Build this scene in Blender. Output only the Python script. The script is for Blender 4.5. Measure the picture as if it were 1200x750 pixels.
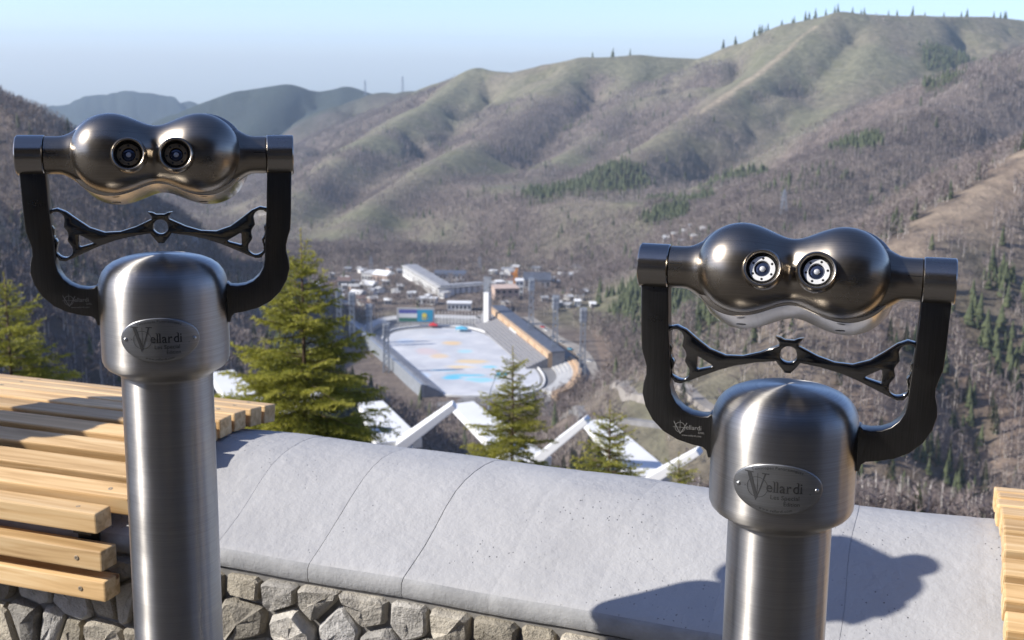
import bpy, bmesh, math, random
import numpy as np
from mathutils import Vector, Matrix

# ---------------------------------------------------------------- clear
for o in list(bpy.data.objects):
    bpy.data.objects.remove(o, do_unlink=True)
scene = bpy.context.scene
COL = scene.collection
rad = math.radians

# ---------------------------------------------------------------- camera
# origin = camera position; +Y is the viewing direction; the terrace lies at z = DECK
F = 1500.0                       # focal length in photo pixels (photo is 1200 x 750)
PITCH, ROLL = rad(11.5), rad(0.6)
DECK = -1.45
cam_d = bpy.data.cameras.new('camera')
cam = bpy.data.objects.new('camera', cam_d); COL.objects.link(cam)
fwd = Vector((0, math.cos(PITCH), -math.sin(PITCH)))
rt0 = Vector((1, 0, 0)); up0 = rt0.cross(fwd)
RT = rt0*math.cos(ROLL) + up0*math.sin(ROLL)
UP = -rt0*math.sin(ROLL) + up0*math.cos(ROLL)
cam.matrix_world = Matrix(((RT.x, UP.x, -fwd.x, 0), (RT.y, UP.y, -fwd.y, 0), (RT.z, UP.z, -fwd.z, 0), (0, 0, 0, 1)))
cam_d.sensor_width = 36.0
cam_d.lens = F/1200*36
cam_d.clip_start = 0.05; cam_d.clip_end = 40000
cam_d.dof.use_dof = True
cam_d.dof.focus_distance = 1.62
cam_d.dof.aperture_fstop = 13.5
scene.camera = cam

# ---------------------------------------------------------------- world, sun, exposure
SUN_AZ, SUN_EL = 79.0, 34.0      # degrees to the left of straight-behind-the-camera, elevation
sun_vec = Vector((-math.sin(rad(SUN_AZ))*math.cos(rad(SUN_EL)), -math.cos(rad(SUN_AZ))*math.cos(rad(SUN_EL)), math.sin(rad(SUN_EL))))
world = bpy.data.worlds.new('World'); scene.world = world
world.use_nodes = True
wn = world.node_tree
sky = wn.nodes.new('ShaderNodeTexSky'); sky.sky_type = 'NISHITA'; sky.sun_disc = False
sky.sun_elevation = rad(SUN_EL)
sky.sun_rotation = math.atan2(sun_vec.x, sun_vec.y)
sky.altitude = 1700; sky.air_density = 0.75; sky.dust_density = 2.2; sky.ozone_density = 1.5
tint = wn.nodes.new('ShaderNodeMix'); tint.data_type = 'RGBA'; tint.blend_type = 'MULTIPLY'; tint.inputs[0].default_value = 1
tint.inputs[7].default_value = (.84, .88, 1.05, 1)        # cool white balance of the photograph
wn.links.new(sky.outputs[0], tint.inputs[6]); wn.links.new(tint.outputs[2], wn.nodes['Background'].inputs[0])
wn.nodes['Background'].inputs[1].default_value = 0.132
sun_d = bpy.data.lights.new('sun', 'SUN'); sun_d.energy = 3.9; sun_d.angle = rad(0.5); sun_d.color = (1.0, 0.955, 0.89)
sun = bpy.data.objects.new('sun', sun_d); COL.objects.link(sun)
sun.rotation_euler = (-sun_vec).to_track_quat('-Z', 'Y').to_euler()
scene.view_settings.view_transform = 'Standard'
scene.view_settings.look = 'None'
scene.view_settings.gamma = 1.0
scene.view_settings.exposure = 0.80
scene.view_settings.use_curve_mapping = False
scene.render.engine = 'CYCLES'

# ---------------------------------------------------------------- helpers
def ray(px, py):
    return fwd + RT*((px-600)/F) + UP*((375-py)/F)
def at(px, py, d):               # point seen at a photo pixel, d metres ahead
    v = ray(px, py); return v*(d/v.y)
def atz(px, py, z):              # point seen at a photo pixel on the level z
    v = ray(px, py); return v*(z/v.z)

def tag(o, label=None, cat=None, group=None, kind=None):
    if label: o['label'] = label
    if cat: o['category'] = cat
    if group: o['group'] = group
    if kind: o['kind'] = kind
    return o
def empty(name, loc=(0, 0, 0), rz=0.0):
    o = bpy.data.objects.new(name, None); COL.objects.link(o)
    o.location = loc; o.rotation_euler = (0, 0, rz); o.empty_display_size = 0.1
    return o
def link_mesh(name, me, mat, parent=None, smooth=False):
    o = bpy.data.objects.new(name, me); COL.objects.link(o)
    if mat is not None and len(me.materials) == 0:
        me.materials.append(mat)
    if smooth:
        me.polygons.foreach_set('use_smooth', np.ones(len(me.polygons), dtype=bool))
    if parent is not None: o.parent = parent
    return o
def copy_tree(o, parent=None):
    c = o.copy(); COL.objects.link(c); c.parent = parent
    for ch in list(o.children): copy_tree(ch, c)
    return c

class MB:
    """collects vertices and faces of one mesh"""
    def __init__(s): s.v = []; s.f = []
    def add(s, vs, fs):
        n = len(s.v); s.v += [tuple(v) for v in vs]; s.f += [tuple(i+n for i in f) for f in fs]; return s
    def box(s, c, d, M=None):
        x, y, z = d[0]/2, d[1]/2, d[2]/2
        vs = [Vector((sx*x, sy*y, sz*z)) for sz in (-1, 1) for sy in (-1, 1) for sx in (-1, 1)]
        if M is not None: vs = [M @ v for v in vs]
        vs = [v+Vector(c) for v in vs]
        return s.add(vs, [(0, 2, 3, 1), (4, 5, 7, 6), (0, 1, 5, 4), (2, 6, 7, 3), (0, 4, 6, 2), (1, 3, 7, 5)])
    def bar(s, a, b, w, h=None, w2=None, h2=None, up=(0, 0, 1)):
        """tapered box beam from a to b"""
        a = Vector(a); b = Vector(b); h = h or w; w2 = w2 or w; h2 = h2 or h
        d = (b-a).normalized(); u = Vector(up)
        if abs(d.dot(u)) > .98: u = Vector((0, 1, 0))
        r = d.cross(u).normalized(); u = r.cross(d)
        vs = []
        for p, ww, hh in ((a, w, h), (b, w2, h2)):
            for su, sr in ((-1, -1), (-1, 1), (1, 1), (1, -1)):
                vs.append(p + r*(sr*ww/2) + u*(su*hh/2))
        return s.add(vs, [(0, 3, 2, 1), (4, 5, 6, 7), (0, 1, 5, 4), (1, 2, 6, 5), (2, 3, 7, 6), (3, 0, 4, 7)])
    def tube(s, pts, rs, n=8, cap=True):
        pts = [Vector(p) for p in pts]; base = len(s.v); vs = []; fs = []
        for i, p in enumerate(pts):
            d = (pts[min(i+1, len(pts)-1)]-pts[max(i-1, 0)]).normalized()
            u = Vector((0, 0, 1)) if abs(d.z) < .95 else Vector((1, 0, 0))
            r = d.cross(u).normalized(); u = r.cross(d)
            for k in range(n):
                a = 2*math.pi*k/n
                vs.append(p + (r*math.cos(a)+u*math.sin(a))*rs[i])
        for i in range(len(pts)-1):
            for k in range(n):
                k2 = (k+1) % n
                fs.append((i*n+k, i*n+k2, (i+1)*n+k2, (i+1)*n+k))
        if cap:
            fs.append(tuple(range(n-1, -1, -1))); fs.append(tuple((len(pts)-1)*n+k for k in range(n)))
        return s.add(vs, fs)
    def lathe(s, prof, n=48, M=None, cap=True):
        """prof: (r, z) list turned about Z"""
        vs = []; fs = []
        for r, z in prof:
            for k in range(n):
                a = 2*math.pi*k/n; vs.append(Vector((r*math.cos(a), r*math.sin(a), z)))
        m = len(prof)
        for i in range(m-1):
            for k in range(n):
                k2 = (k+1) % n
                fs.append((i*n+k, i*n+k2, (i+1)*n+k2, (i+1)*n+k))
        if cap and prof[0][0] > 1e-6: fs.append(tuple(range(n-1, -1, -1)))
        if cap and prof[-1][0] > 1e-6: fs.append(tuple((m-1)*n+k for k in range(n)))
        if M is not None: vs = [M @ v for v in vs]
        return s.add(vs, fs)
    def prism(s, pts, z0, z1):
        n = len(pts); vs = [(p[0], p[1], z0) for p in pts]+[(p[0], p[1], z1) for p in pts]
        fs = [tuple(range(n-1, -1, -1)), tuple(range(n, 2*n))]+[(i, (i+1) % n, n+(i+1) % n, n+i) for i in range(n)]
        return s.add(vs, fs)
    def mesh(s, name, fix=True):
        me = bpy.data.meshes.new(name); me.from_pydata(s.v, [], s.f)
        if fix:
            bm = bmesh.new(); bm.from_mesh(me)
            bmesh.ops.remove_doubles(bm, verts=bm.verts, dist=1e-6)
            bmesh.ops.recalc_face_normals(bm, faces=bm.faces); bm.to_mesh(me); bm.free()
        me.update(); return me
    def build(s, name, mat, parent=None, smooth=False, bevel=0.0, seg=2, angle=None):
        me = s.mesh(name)
        if bevel > 0:
            bm = bmesh.new(); bm.from_mesh(me)
            ed = [e for e in bm.edges if len(e.link_faces) == 2 and e.calc_face_angle(0) > .5]
            bmesh.ops.bevel(bm, geom=ed, offset=bevel, segments=seg, profile=.6, affect='EDGES')
            bm.to_mesh(me); bm.free()
        o = link_mesh(name, me, mat, parent, smooth)
        if angle is not None:
            sharp_by_angle(me, angle)
        return o
def sharp_by_angle(me, deg):
    """smooth shading with sharp edges above an angle"""
    bm = bmesh.new(); bm.from_mesh(me)
    for f in bm.faces: f.smooth = True
    for e in bm.edges:
        if len(e.link_faces) == 2: e.smooth = e.calc_face_angle(0) < rad(deg)
    bm.to_mesh(me); bm.free()
def np_mesh(name, V, Fc, nper):
    """fast mesh: V (n,3), Fc (m,nper)"""
    me = bpy.data.meshes.new(name)
    me.vertices.add(len(V)); me.vertices.foreach_set('co', np.asarray(V, dtype=np.float32).ravel())
    m = len(Fc)
    me.loops.add(m*nper); me.loops.foreach_set('vertex_index', np.asarray(Fc, dtype=np.int32).ravel())
    me.polygons.add(m)
    me.polygons.foreach_set('loop_start', np.arange(0, m*nper, nper, dtype=np.int32))
    me.update(calc_edges=True)
    return me

# ---------------------------------------------------------------- materials
def new_mat(name):
    m = bpy.data.materials.new(name); m.use_nodes = True
    nt = m.node_tree; return m, nt, nt.nodes['Principled BSDF']
def nd(nt, typ, **kw):
    n = nt.nodes.new(typ)
    for k, v in kw.items(): setattr(n, k, v)
    return n
def noise(nt, scale, detail=4, rough=.55, coord='Object', stretch=None):
    tc = nd(nt, 'ShaderNodeTexCoord'); src = tc.outputs[coord]
    if stretch:
        mp = nd(nt, 'ShaderNodeMapping'); mp.inputs['Scale'].default_value = stretch
        nt.links.new(src, mp.inputs[0]); src = mp.outputs[0]
    n = nd(nt, 'ShaderNodeTexNoise'); n.inputs['Scale'].default_value = scale
    n.inputs['Detail'].default_value = detail; n.inputs['Roughness'].default_value = rough
    nt.links.new(src, n.inputs['Vector']); return n.outputs['Fac']
def ramp(nt, fac, stops):
    r = nd(nt, 'ShaderNodeValToRGB'); e = r.color_ramp.elements
    while len(e) < len(stops): e.new(.5)
    for el, (p, c) in zip(e, stops):
        el.position = p; el.color = (*c, 1) if len(c) == 3 else c
    nt.links.new(fac, r.inputs[0]); return r.outputs[0]
def bump(nt, b, h, strength, dist=.01):
    n = nd(nt, 'ShaderNodeBump'); n.inputs['Strength'].default_value = strength; n.inputs['Distance'].default_value = dist
    nt.links.new(h, n.inputs['Height']); nt.links.new(n.outputs[0], b.inputs['Normal']); return n
def simple(name, col, rough=.7, metal=0.0, var=.25, scale=3.0, coord='Object'):
    m, nt, b = new_mat(name)
    f = noise(nt, scale, coord=coord)
    lo = tuple(c*(1-var) for c in col); hi = tuple(min(1, c*(1+var)) for c in col)
    nt.links.new(ramp(nt, f, [(.3, lo), (.7, hi)]), b.inputs['Base Color'])
    b.inputs['Roughness'].default_value = rough; b.inputs['Metallic'].default_value = metal
    return m
def random_tint(nt, col_out, b, amount=.25):
    """object-to-object brightness differences"""
    oi = nd(nt, 'ShaderNodeObjectInfo'); hsv = nd(nt, 'ShaderNodeHueSaturation')
    mr = nd(nt, 'ShaderNodeMapRange'); mr.inputs['To Min'].default_value = 1-amount; mr.inputs['To Max'].default_value = 1+amount
    nt.links.new(oi.outputs['Random'], mr.inputs[0]); nt.links.new(mr.outputs[0], hsv.inputs['Value'])
    nt.links.new(col_out, hsv.inputs['Color']); nt.links.new(hsv.outputs[0], b.inputs['Base Color'])

def brushed(name, col, rough, aniso=.65, vert=False, bs=.035, rot=0.0):
    m, nt, b = new_mat(name)
    st = (1, 1, 260) if not vert else (200, 200, 4)
    f = noise(nt, 6.0, 5, .6, 'Object', st)
    lo = tuple(c*.82 for c in col); hi = tuple(min(1, c*1.12) for c in col)
    nt.links.new(ramp(nt, f, [(.3, lo), (.7, hi)]), b.inputs['Base Color'])
    b.inputs['Metallic'].default_value = 1.0
    sm = noise(nt, 9.0, 5, .65)                       # finger marks and dust
    mr = nd(nt, 'ShaderNodeMapRange'); mr.inputs['From Min'].default_value = .3; mr.inputs['From Max'].default_value = .75
    mr.inputs['To Min'].default_value = rough*.8; mr.inputs['To Max'].default_value = rough*1.3
    nt.links.new(sm, mr.inputs[0]); nt.links.new(mr.outputs[0], b.inputs['Roughness'])
    b.inputs['Anisotropic'].default_value = aniso; b.inputs['Anisotropic Rotation'].default_value = rot
    tg = nd(nt, 'ShaderNodeTangent', direction_type='RADIAL', axis='Z'); nt.links.new(tg.outputs[0], b.inputs['Tangent'])
    bump(nt, b, f, bs, .002)
    return m
M = {}
M['steel'] = brushed('brushed_steel', (.37, .352, .325), .36, .93, rot=.25)
M['head'] = brushed('satin_dark_steel', (.29, .255, .21), .28, .0, bs=.02)
M['shell'] = brushed('polished_shell', (.50, .46, .41), .17, 0, bs=.01)
M['arm'] = brushed('dark_arm_metal', (.11, .105, .098), .32, .3, True, bs=.02)
M['bar'] = brushed('polished_bar', (.19, .182, .17), .11, 0, bs=.005)
M['sleeve'] = brushed('sleeve_steel', (.35, .325, .29), .22, .0, bs=.03)
M['plate'] = brushed('plate_steel', (.31, .31, .305), .42, .2, bs=.02)
M['cladding'] = simple('dark_timber_cladding', (.085, .055, .035), .7, 0, .35, 2.0)
M['ink'] = simple('engraving_black', (.02, .02, .02), .6)
M['engrave'] = simple('engraving_grey', (.30, .29, .27), .5, .6)
M['alu'] = simple('lens_ring_aluminium', (.78, .78, .77), .5, .25, .06, 60)
M['darkring'] = simple('lens_ring_darkened', (.24, .18, .11), .35, .4, .2, 60)  # same lens ring, its darker reflection put into the colour
M['blackmat'] = simple('black_anodised', (.012, .012, .012), .38)
m, nt, b = new_mat('lens_glass'); b.inputs['Base Color'].default_value = (.03, .035, .05, 1); b.inputs['Roughness'].default_value = .03
b.inputs['Coat Weight'].default_value = 1; b.inputs['Coat Tint'].default_value = (.6, .7, 1, 1)
nt.links.new(ramp(nt, noise(nt, 40), [(.4, (.025, .03, .045)), (.7, (.04, .045, .06))]), b.inputs['Base Color']); M['lens'] = m
m, nt, b = new_mat('lens_pupil')
nt.links.new(ramp(nt, noise(nt, 60), [(.4, (.42, .43, .46)), (.7, (.55, .56, .6))]), b.inputs['Base Color']); b.inputs['Roughness'].default_value = .15; M['pupil'] = m

# painted concrete coping: fine plaster relief, pin holes and hairlines
m, nt, b = new_mat('grey_plaster')
f1 = noise(nt, 2.2, 6, .6); f2 = noise(nt, 55, 4, .6); f3 = noise(nt, 14, 5, .6)
vo = nd(nt, 'ShaderNodeTexVoronoi'); vo.inputs['Scale'].default_value = 85; tc = nd(nt, 'ShaderNodeTexCoord'); nt.links.new(tc.outputs['Object'], vo.inputs['Vector'])
vo.inputs['Randomness'].default_value = 1
pit = ramp(nt, vo.outputs['Distance'], [(.07, (.18, .18, .18)), (.15, (1, 1, 1))])
pm = ramp(nt, noise(nt, 5.0, 3), [(.50, (0, 0, 0)), (.62, (.95, .95, .95))])        # where the pin holes gather
mx = nd(nt, 'ShaderNodeMix', data_type='RGBA'); mx.inputs[6].default_value = (1, 1, 1, 1)
nt.links.new(pm, mx.inputs[0]); nt.links.new(pit, mx.inputs[7])
base = ramp(nt, f1, [(.3, (.345, .34, .335)), (.7, (.435, .43, .42))])
mul = nd(nt, 'ShaderNodeMix', data_type='RGBA', blend_type='MULTIPLY'); mul.inputs[0].default_value = .8
nt.links.new(base, mul.inputs[6]); nt.links.new(mx.outputs[2], mul.inputs[7]); nt.links.new(mul.outputs[2], b.inputs['Base Color'])
b.inputs['Roughness'].default_value = .85
ad = nd(nt, 'ShaderNodeMath', operation='MULTIPLY_ADD'); ad.inputs[1].default_value = .35; nt.links.new(f2, ad.inputs[0]); nt.links.new(f3, ad.inputs[2])
ad2 = nd(nt, 'ShaderNodeMath', operation='MULTIPLY_ADD'); ad2.inputs[1].default_value = .45; nt.links.new(mx.outputs[2], ad2.inputs[0]); nt.links.new(ad.outputs[0], ad2.inputs[2])
bump(nt, b, ad2.outputs[0], .7, .007); M['plaster'] = m
m, nt, b = new_mat('coping_front_edge'); f = noise(nt, 18, 6, .65); g = noise(nt, 90, 4, .7)
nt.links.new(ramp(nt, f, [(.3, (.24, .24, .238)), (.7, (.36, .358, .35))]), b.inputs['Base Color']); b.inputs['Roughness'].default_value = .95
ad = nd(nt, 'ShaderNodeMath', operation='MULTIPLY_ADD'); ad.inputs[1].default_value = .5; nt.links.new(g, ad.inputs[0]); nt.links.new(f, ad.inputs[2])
bump(nt, b, ad.outputs[0], .45, .006); M['edge'] = m  # darker grey on the front faces of the coping

m, nt, b = new_mat('rubble_stone')
f = noise(nt, 26, 6, .7); g = noise(nt, 130, 4, .7)
c = ramp(nt, f, [(.25, (.22, .205, .18)), (.5, (.36, .335, .29)), (.75, (.50, .465, .40))])
random_tint(nt, c, b, .38)
oi2 = nd(nt, 'ShaderNodeObjectInfo'); mr2 = nd(nt, 'ShaderNodeMath', operation='MULTIPLY'); mr2.inputs[1].default_value = 7.31; nt.links.new(oi2.outputs['Random'], mr2.inputs[0])
fr2 = nd(nt, 'ShaderNodeMath', operation='FRACT'); nt.links.new(mr2.outputs[0], fr2.inputs[0])
hs2 = [n for n in nt.nodes if n.bl_idname == 'ShaderNodeHueSaturation'][0]
mr3 = nd(nt, 'ShaderNodeMapRange'); mr3.inputs['To Min'].default_value = .5; mr3.inputs['To Max'].default_value = 1.7; nt.links.new(fr2.outputs[0], mr3.inputs[0]); nt.links.new(mr3.outputs[0], hs2.inputs['Saturation']); b.inputs['Roughness'].default_value = .9
ad = nd(nt, 'ShaderNodeMath', operation='MULTIPLY_ADD'); ad.inputs[1].default_value = .35; nt.links.new(g, ad.inputs[0]); nt.links.new(f, ad.inputs[2])
bump(nt, b, ad.outputs[0], 1.0, .012); M['stone'] = m
M['mortar'] = simple('wall_mortar', (.19, .18, .165), .95, 0, .3, 40)
m, nt, b = new_mat('deck_paving'); f = noise(nt, 3, 6)
nt.links.new(ramp(nt, f, [(.3, (.06, .056, .052)), (.7, (.10, .094, .087))]), b.inputs['Base Color']); b.inputs['Roughness'].default_value = .85
M['paving'] = m

# pine slats: grain runs along local X
m, nt, b = new_mat('pine_slat')
oi = nd(nt, 'ShaderNodeObjectInfo'); tc = nd(nt, 'ShaderNodeTexCoord')
off = nd(nt, 'ShaderNodeVectorMath', operation='MULTIPLY_ADD'); off.inputs[1].default_value = (7, 9, 11)
cb = nd(nt, 'ShaderNodeCombineXYZ')
for i in range(3): nt.links.new(oi.outputs['Random'], cb.inputs[i])
nt.links.new(cb.outputs[0], off.inputs[0]); nt.links.new(tc.outputs['Object'], off.inputs[2])
mp = nd(nt, 'ShaderNodeMapping'); mp.inputs['Scale'].default_value = (1.4, 26, 26); nt.links.new(off.outputs[0], mp.inputs[0])
wv = nd(nt, 'ShaderNodeTexNoise'); wv.inputs['Scale'].default_value = 2.4; wv.inputs['Detail'].default_value = 5; wv.inputs['Distortion'].default_value = .8
nt.links.new(mp.outputs[0], wv.inputs['Vector'])
grain = ramp(nt, wv.outputs['Fac'], [(.32, (.43, .265, .11)), (.5, (.60, .395, .185)), (.68, (.70, .505, .27))])
kn = nd(nt, 'ShaderNodeTexVoronoi'); kn.inputs['Scale'].default_value = 7.5
mp2 = nd(nt, 'ShaderNodeMapping'); mp2.inputs['Scale'].default_value = (.55, 1.6, 1.6); nt.links.new(off.outputs[0], mp2.inputs[0]); nt.links.new(mp2.outputs[0], kn.inputs['Vector'])
knf = ramp(nt, kn.outputs['Distance'], [(.045, (.22, .09, .035)), (.085, (1, 1, 1))])
mul = nd(nt, 'ShaderNodeMix', data_type='RGBA', blend_type='MULTIPLY'); mul.inputs[0].default_value = .85
nt.links.new(grain, mul.inputs[6]); nt.links.new(knf, mul.inputs[7])
random_tint(nt, mul.outputs[2], b, .2); b.inputs['Roughness'].default_value = .55
bump(nt, b, wv.outputs['Fac'], .25, .003); M['pine'] = m
M['bracket'] = simple('black_bracket', (.015, .015, .016), .5, .5)
M['screw'] = simple('zinc_screw', (.55, .55, .53), .35, 1.0)
M['woodscrew'] = simple('wood_screw', (.42, .34, .24), .5, .6)
# ================================================================ landscape
rng = np.random.default_rng(5)
def hash2(ix, iy, seed):
    h = (ix.astype(np.int64)*374761393+iy.astype(np.int64)*668265263+seed*1442695041) & 0xffffffff
    h = ((h ^ (h >> 13))*1274126177) & 0xffffffff
    return ((h ^ (h >> 16)) & 0xffff)/65535.0
def vnoise(x, y, seed=0):
    ix = np.floor(x); iy = np.floor(y); fx = x-ix; fy = y-iy
    fx = fx*fx*(3-2*fx); fy = fy*fy*(3-2*fy)
    a = hash2(ix, iy, seed); b = hash2(ix+1, iy, seed); c = hash2(ix, iy+1, seed); d = hash2(ix+1, iy+1, seed)
    return (a*(1-fx)+b*fx)*(1-fy)+(c*(1-fx)+d*fx)*fy
def fbm(x, y, oct=4, seed=0, gain=.5):
    s = 0; a = 1; t = 0
    for o in range(oct):
        s = s+a*(vnoise(x*2**o+17*o, y*2**o-9*o, seed+o)-.5); t += a; a *= gain
    return s/t*2
ZR = -198.0                                        # level of the skating rink in the valley
def spine(L): return [at(px, py, d) for px, py, d in L]
SP = {}
SP['far'] = (spine([(-120, 150, 7800), (40, 131, 7500), (95, 112, 7500), (150, 102, 7500), (190, 110, 7500), (225, 124, 7400), (330, 175, 7000)]), .30)
SP['mid'] = (spine([(120, 245, 4000), (200, 165, 4300), (245, 130, 4500), (285, 106, 4500), (335, 97, 4500), (375, 104, 4500), (405, 101, 4500), (440, 112, 4300), (520, 130, 4000)]), .38)
SP['mid2'] = (spine([(335, 97, 4500), (300, 150, 4000), (250, 210, 3500), (215, 250, 3000)]), .4)
SP['mid3'] = (spine([(405, 101, 4500), (395, 150, 3900), (350, 200, 3300)]), .45)
SP['purple'] = (spine([(395, 125, 3600), (440, 109, 3500), (500, 106, 3400), (530, 96, 3200), (560, 83, 3000)]), .45)
SP['main'] = (spine([(530, 95, 3150), (560, 83, 3000), (600, 86, 2900), (645, 76, 2850), (685, 69, 2800), (740, 65, 2800), (820, 68, 2780), (870, 50, 2700), (930, 26, 2620), (985, 15, 2600), (1060, 19, 2650), (1160, 20, 2750), (1260, 32, 2800), (1500, 20, 2800)]), .48)
SP['a'] = (spine([(560, 83, 3000), (510, 118, 2750), (455, 150, 2480), (400, 183, 2200), (360, 215, 1980), (335, 250, 1800)]), .52)
SP['b'] = (spine([(685, 69, 2800), (645, 105, 2620), (600, 145, 2400), (520, 185, 2050), (440, 235, 1780), (395, 285, 1560)]), .52)
SP['c'] = (spine([(750, 65, 2800), (735, 110, 2560), (700, 160, 2250), (620, 210, 1930), (545, 262, 1640), (500, 298, 1480)]), .52)
SP['d'] = (spine([(985, 15, 2600), (945, 40, 2520), (885, 88, 2330), (830, 125, 2160), (750, 178, 1900), (670, 232, 1650), (615, 290, 1400)]), .5)
SP['e'] = (spine([(1080, 19, 2650), (1035, 75, 2420), (985, 130, 2180), (900, 195, 1850), (830, 240, 1600), (760, 290, 1380)]), .5)
SP['n'] = (spine([(1500, 0, 1900), (1300, 20, 1750), (1200, 62, 1650), (1100, 122, 1500), (1000, 180, 1380), (915, 228, 1270), (850, 285, 1120), (790, 345, 980)]), .48)
SP['r'] = (spine([(1700, -40, 950), (1400, 80, 850), (1200, 190, 760), (1130, 238, 700), (1080, 280, 650), (1010, 345, 590), (930, 405, 540), (860, 450, 510)]), .64)
SP['l'] = (spine([(-700, -60, 1100), (-250, 30, 980), (-60, 100, 930), (10, 128, 900), (40, 160, 880), (62, 205, 850), (95, 280, 810), (150, 350, 770)]), .7)
SP['l2'] = (spine([(-700, -150, 480), (-400, 110, 470), (-200, 280, 470), (-60, 380, 480), (60, 440, 500)]), .62)
SP['back'] = ([Vector(p) for p in ((-900, -250, 80), (-500, -420, 95), (-120, -480, 110), (300, -430, 110), (650, -150, 90), (900, 250, 50))], .45)
SP['back2'] = ([Vector(p) for p in ((-120, -480, 110), (-60, -250, 60), (-40, -120, 25))], .5)
CXY = np.array([0, 500, 850, 1250, 1700, 2200, 3000, 5000, 9000]); CX = np.array([0, -10, -30, -78, -300, -580, -950, -1900, -3000])
HWY = np.array([0, 500, 700, 850, 1000, 1300, 1700, 3000, 9000]); HW = np.array([60, 80, 105, 112, 125, 140, 130, 200, 1500])
def seg_dist(x, y, a, b):
    dx, dy = b.x-a.x, b.y-a.y; L = dx*dx+dy*dy
    t = np.clip(((x-a.x)*dx+(y-a.y)*dy)/L, 0, 1)
    return np.hypot(x-(a.x+dx*t), y-(a.y+dy*t)), a.z+(b.z-a.z)*t
def height(x, y, full=False):
    x = np.asarray(x, float); y = np.asarray(y, float); r = np.hypot(x, y)
    cx = np.interp(y, CXY, CX); hw = np.interp(y, HWY, HW)
    fl = ZR-.045*np.maximum(0, y-1000)-.02*np.maximum(0, y-2000)*0
    fl = np.maximum(fl, -520)
    side = np.abs(x-cx)-hw
    fl = fl+.28*np.clip(side, 0, 200)*(y > 350)*np.clip((4500-y)/1500, 0, 1)
    dam = -1.62-.36*np.maximum(0, y-3.1+.25*x*(r < 40))
    dam = np.where(y < 1500, dam, -9999)
    hs = [fl, dam]; dmin = np.full(x.shape, 1e9); spd = {}
    for k, (P, sl) in SP.items():
        best = np.full(x.shape, -1e9); db = np.full(x.shape, 1e9)
        for a, b in zip(P[:-1], P[1:]):
            d, z = seg_dist(x, y, a, b)
            best = np.maximum(best, z-sl*(np.sqrt(d*d+30.0**2)-30.0)); db = np.minimum(db, d)
        hs.append(best); spd[k] = db
        if k not in ('back', 'far'): dmin = np.minimum(dmin, db)
    H = np.stack(hs); mxh = H.max(0)
    T = np.clip(r*.0025, .05, 4)
    h = mxh+T*np.log(np.exp(np.clip((H-mxh)/T, -40, 0)).sum(0)+1e-12)
    h = np.where(r < 30, mxh, h)
    # graded ground round the stadium
    e = np.hypot((x+32)/122, (y-862)/225); w = np.clip((1.22-e)/.22, 0, 1); w = w*w*(3-2*w)
    h = h*(1-w)+ZR*w
    # erosion noise, only away from the terrace and the flat valley floor
    amp = np.clip((r-60)/500, 0, 1)*np.clip((h-fl)/35, 0.04, 1)*np.clip(dmin/90, .22, 1)
    h = h+amp*(7*fbm(x/150, y/150, 4, 3)+16*(fbm(x/420, y/420, 3, 9)))
    wx = x+40*fbm(x/300, y/300, 2, 77); wy = y+40*fbm(x/300, y/300, 2, 78)
    rd = np.clip(1-np.abs(fbm(wx/260, wy/260, 2, 31))*3.2, 0, 1); rd2 = np.clip(1-np.abs(fbm(wx/95, wy/95, 3, 33))*2.6, 0, 1)
    h = h-amp*(34*rd**1.5+8*rd2**1.5)*np.clip((dmin-8)/70, 0, 1)
    if full: return h, dmin, spd, h-fl
    return h
def h1(x, y): return float(height(np.array([x]), np.array([y]))[0])
def ground(px, py, d0=60, d1=6000):
    """first place where the sight line through a photo pixel meets the terrain"""
    v = ray(px, py); d = np.geomspace(d0, d1, 900)
    x = v.x*d/v.y; z = v.z*d/v.y
    hh = height(x, d); i = np.argmax(hh > z)
    if i == 0: i = len(d)-1
    a = d[max(i-1, 0)]; b = d[i]; t = np.linspace(a, b, 30); hh = height(v.x*t/v.y, t); j = np.argmax(hh > v.z*t/v.y)
    dd = t[j]; return Vector((v.x*dd/v.y, dd, h1(v.x*dd/v.y, dd)))

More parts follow.
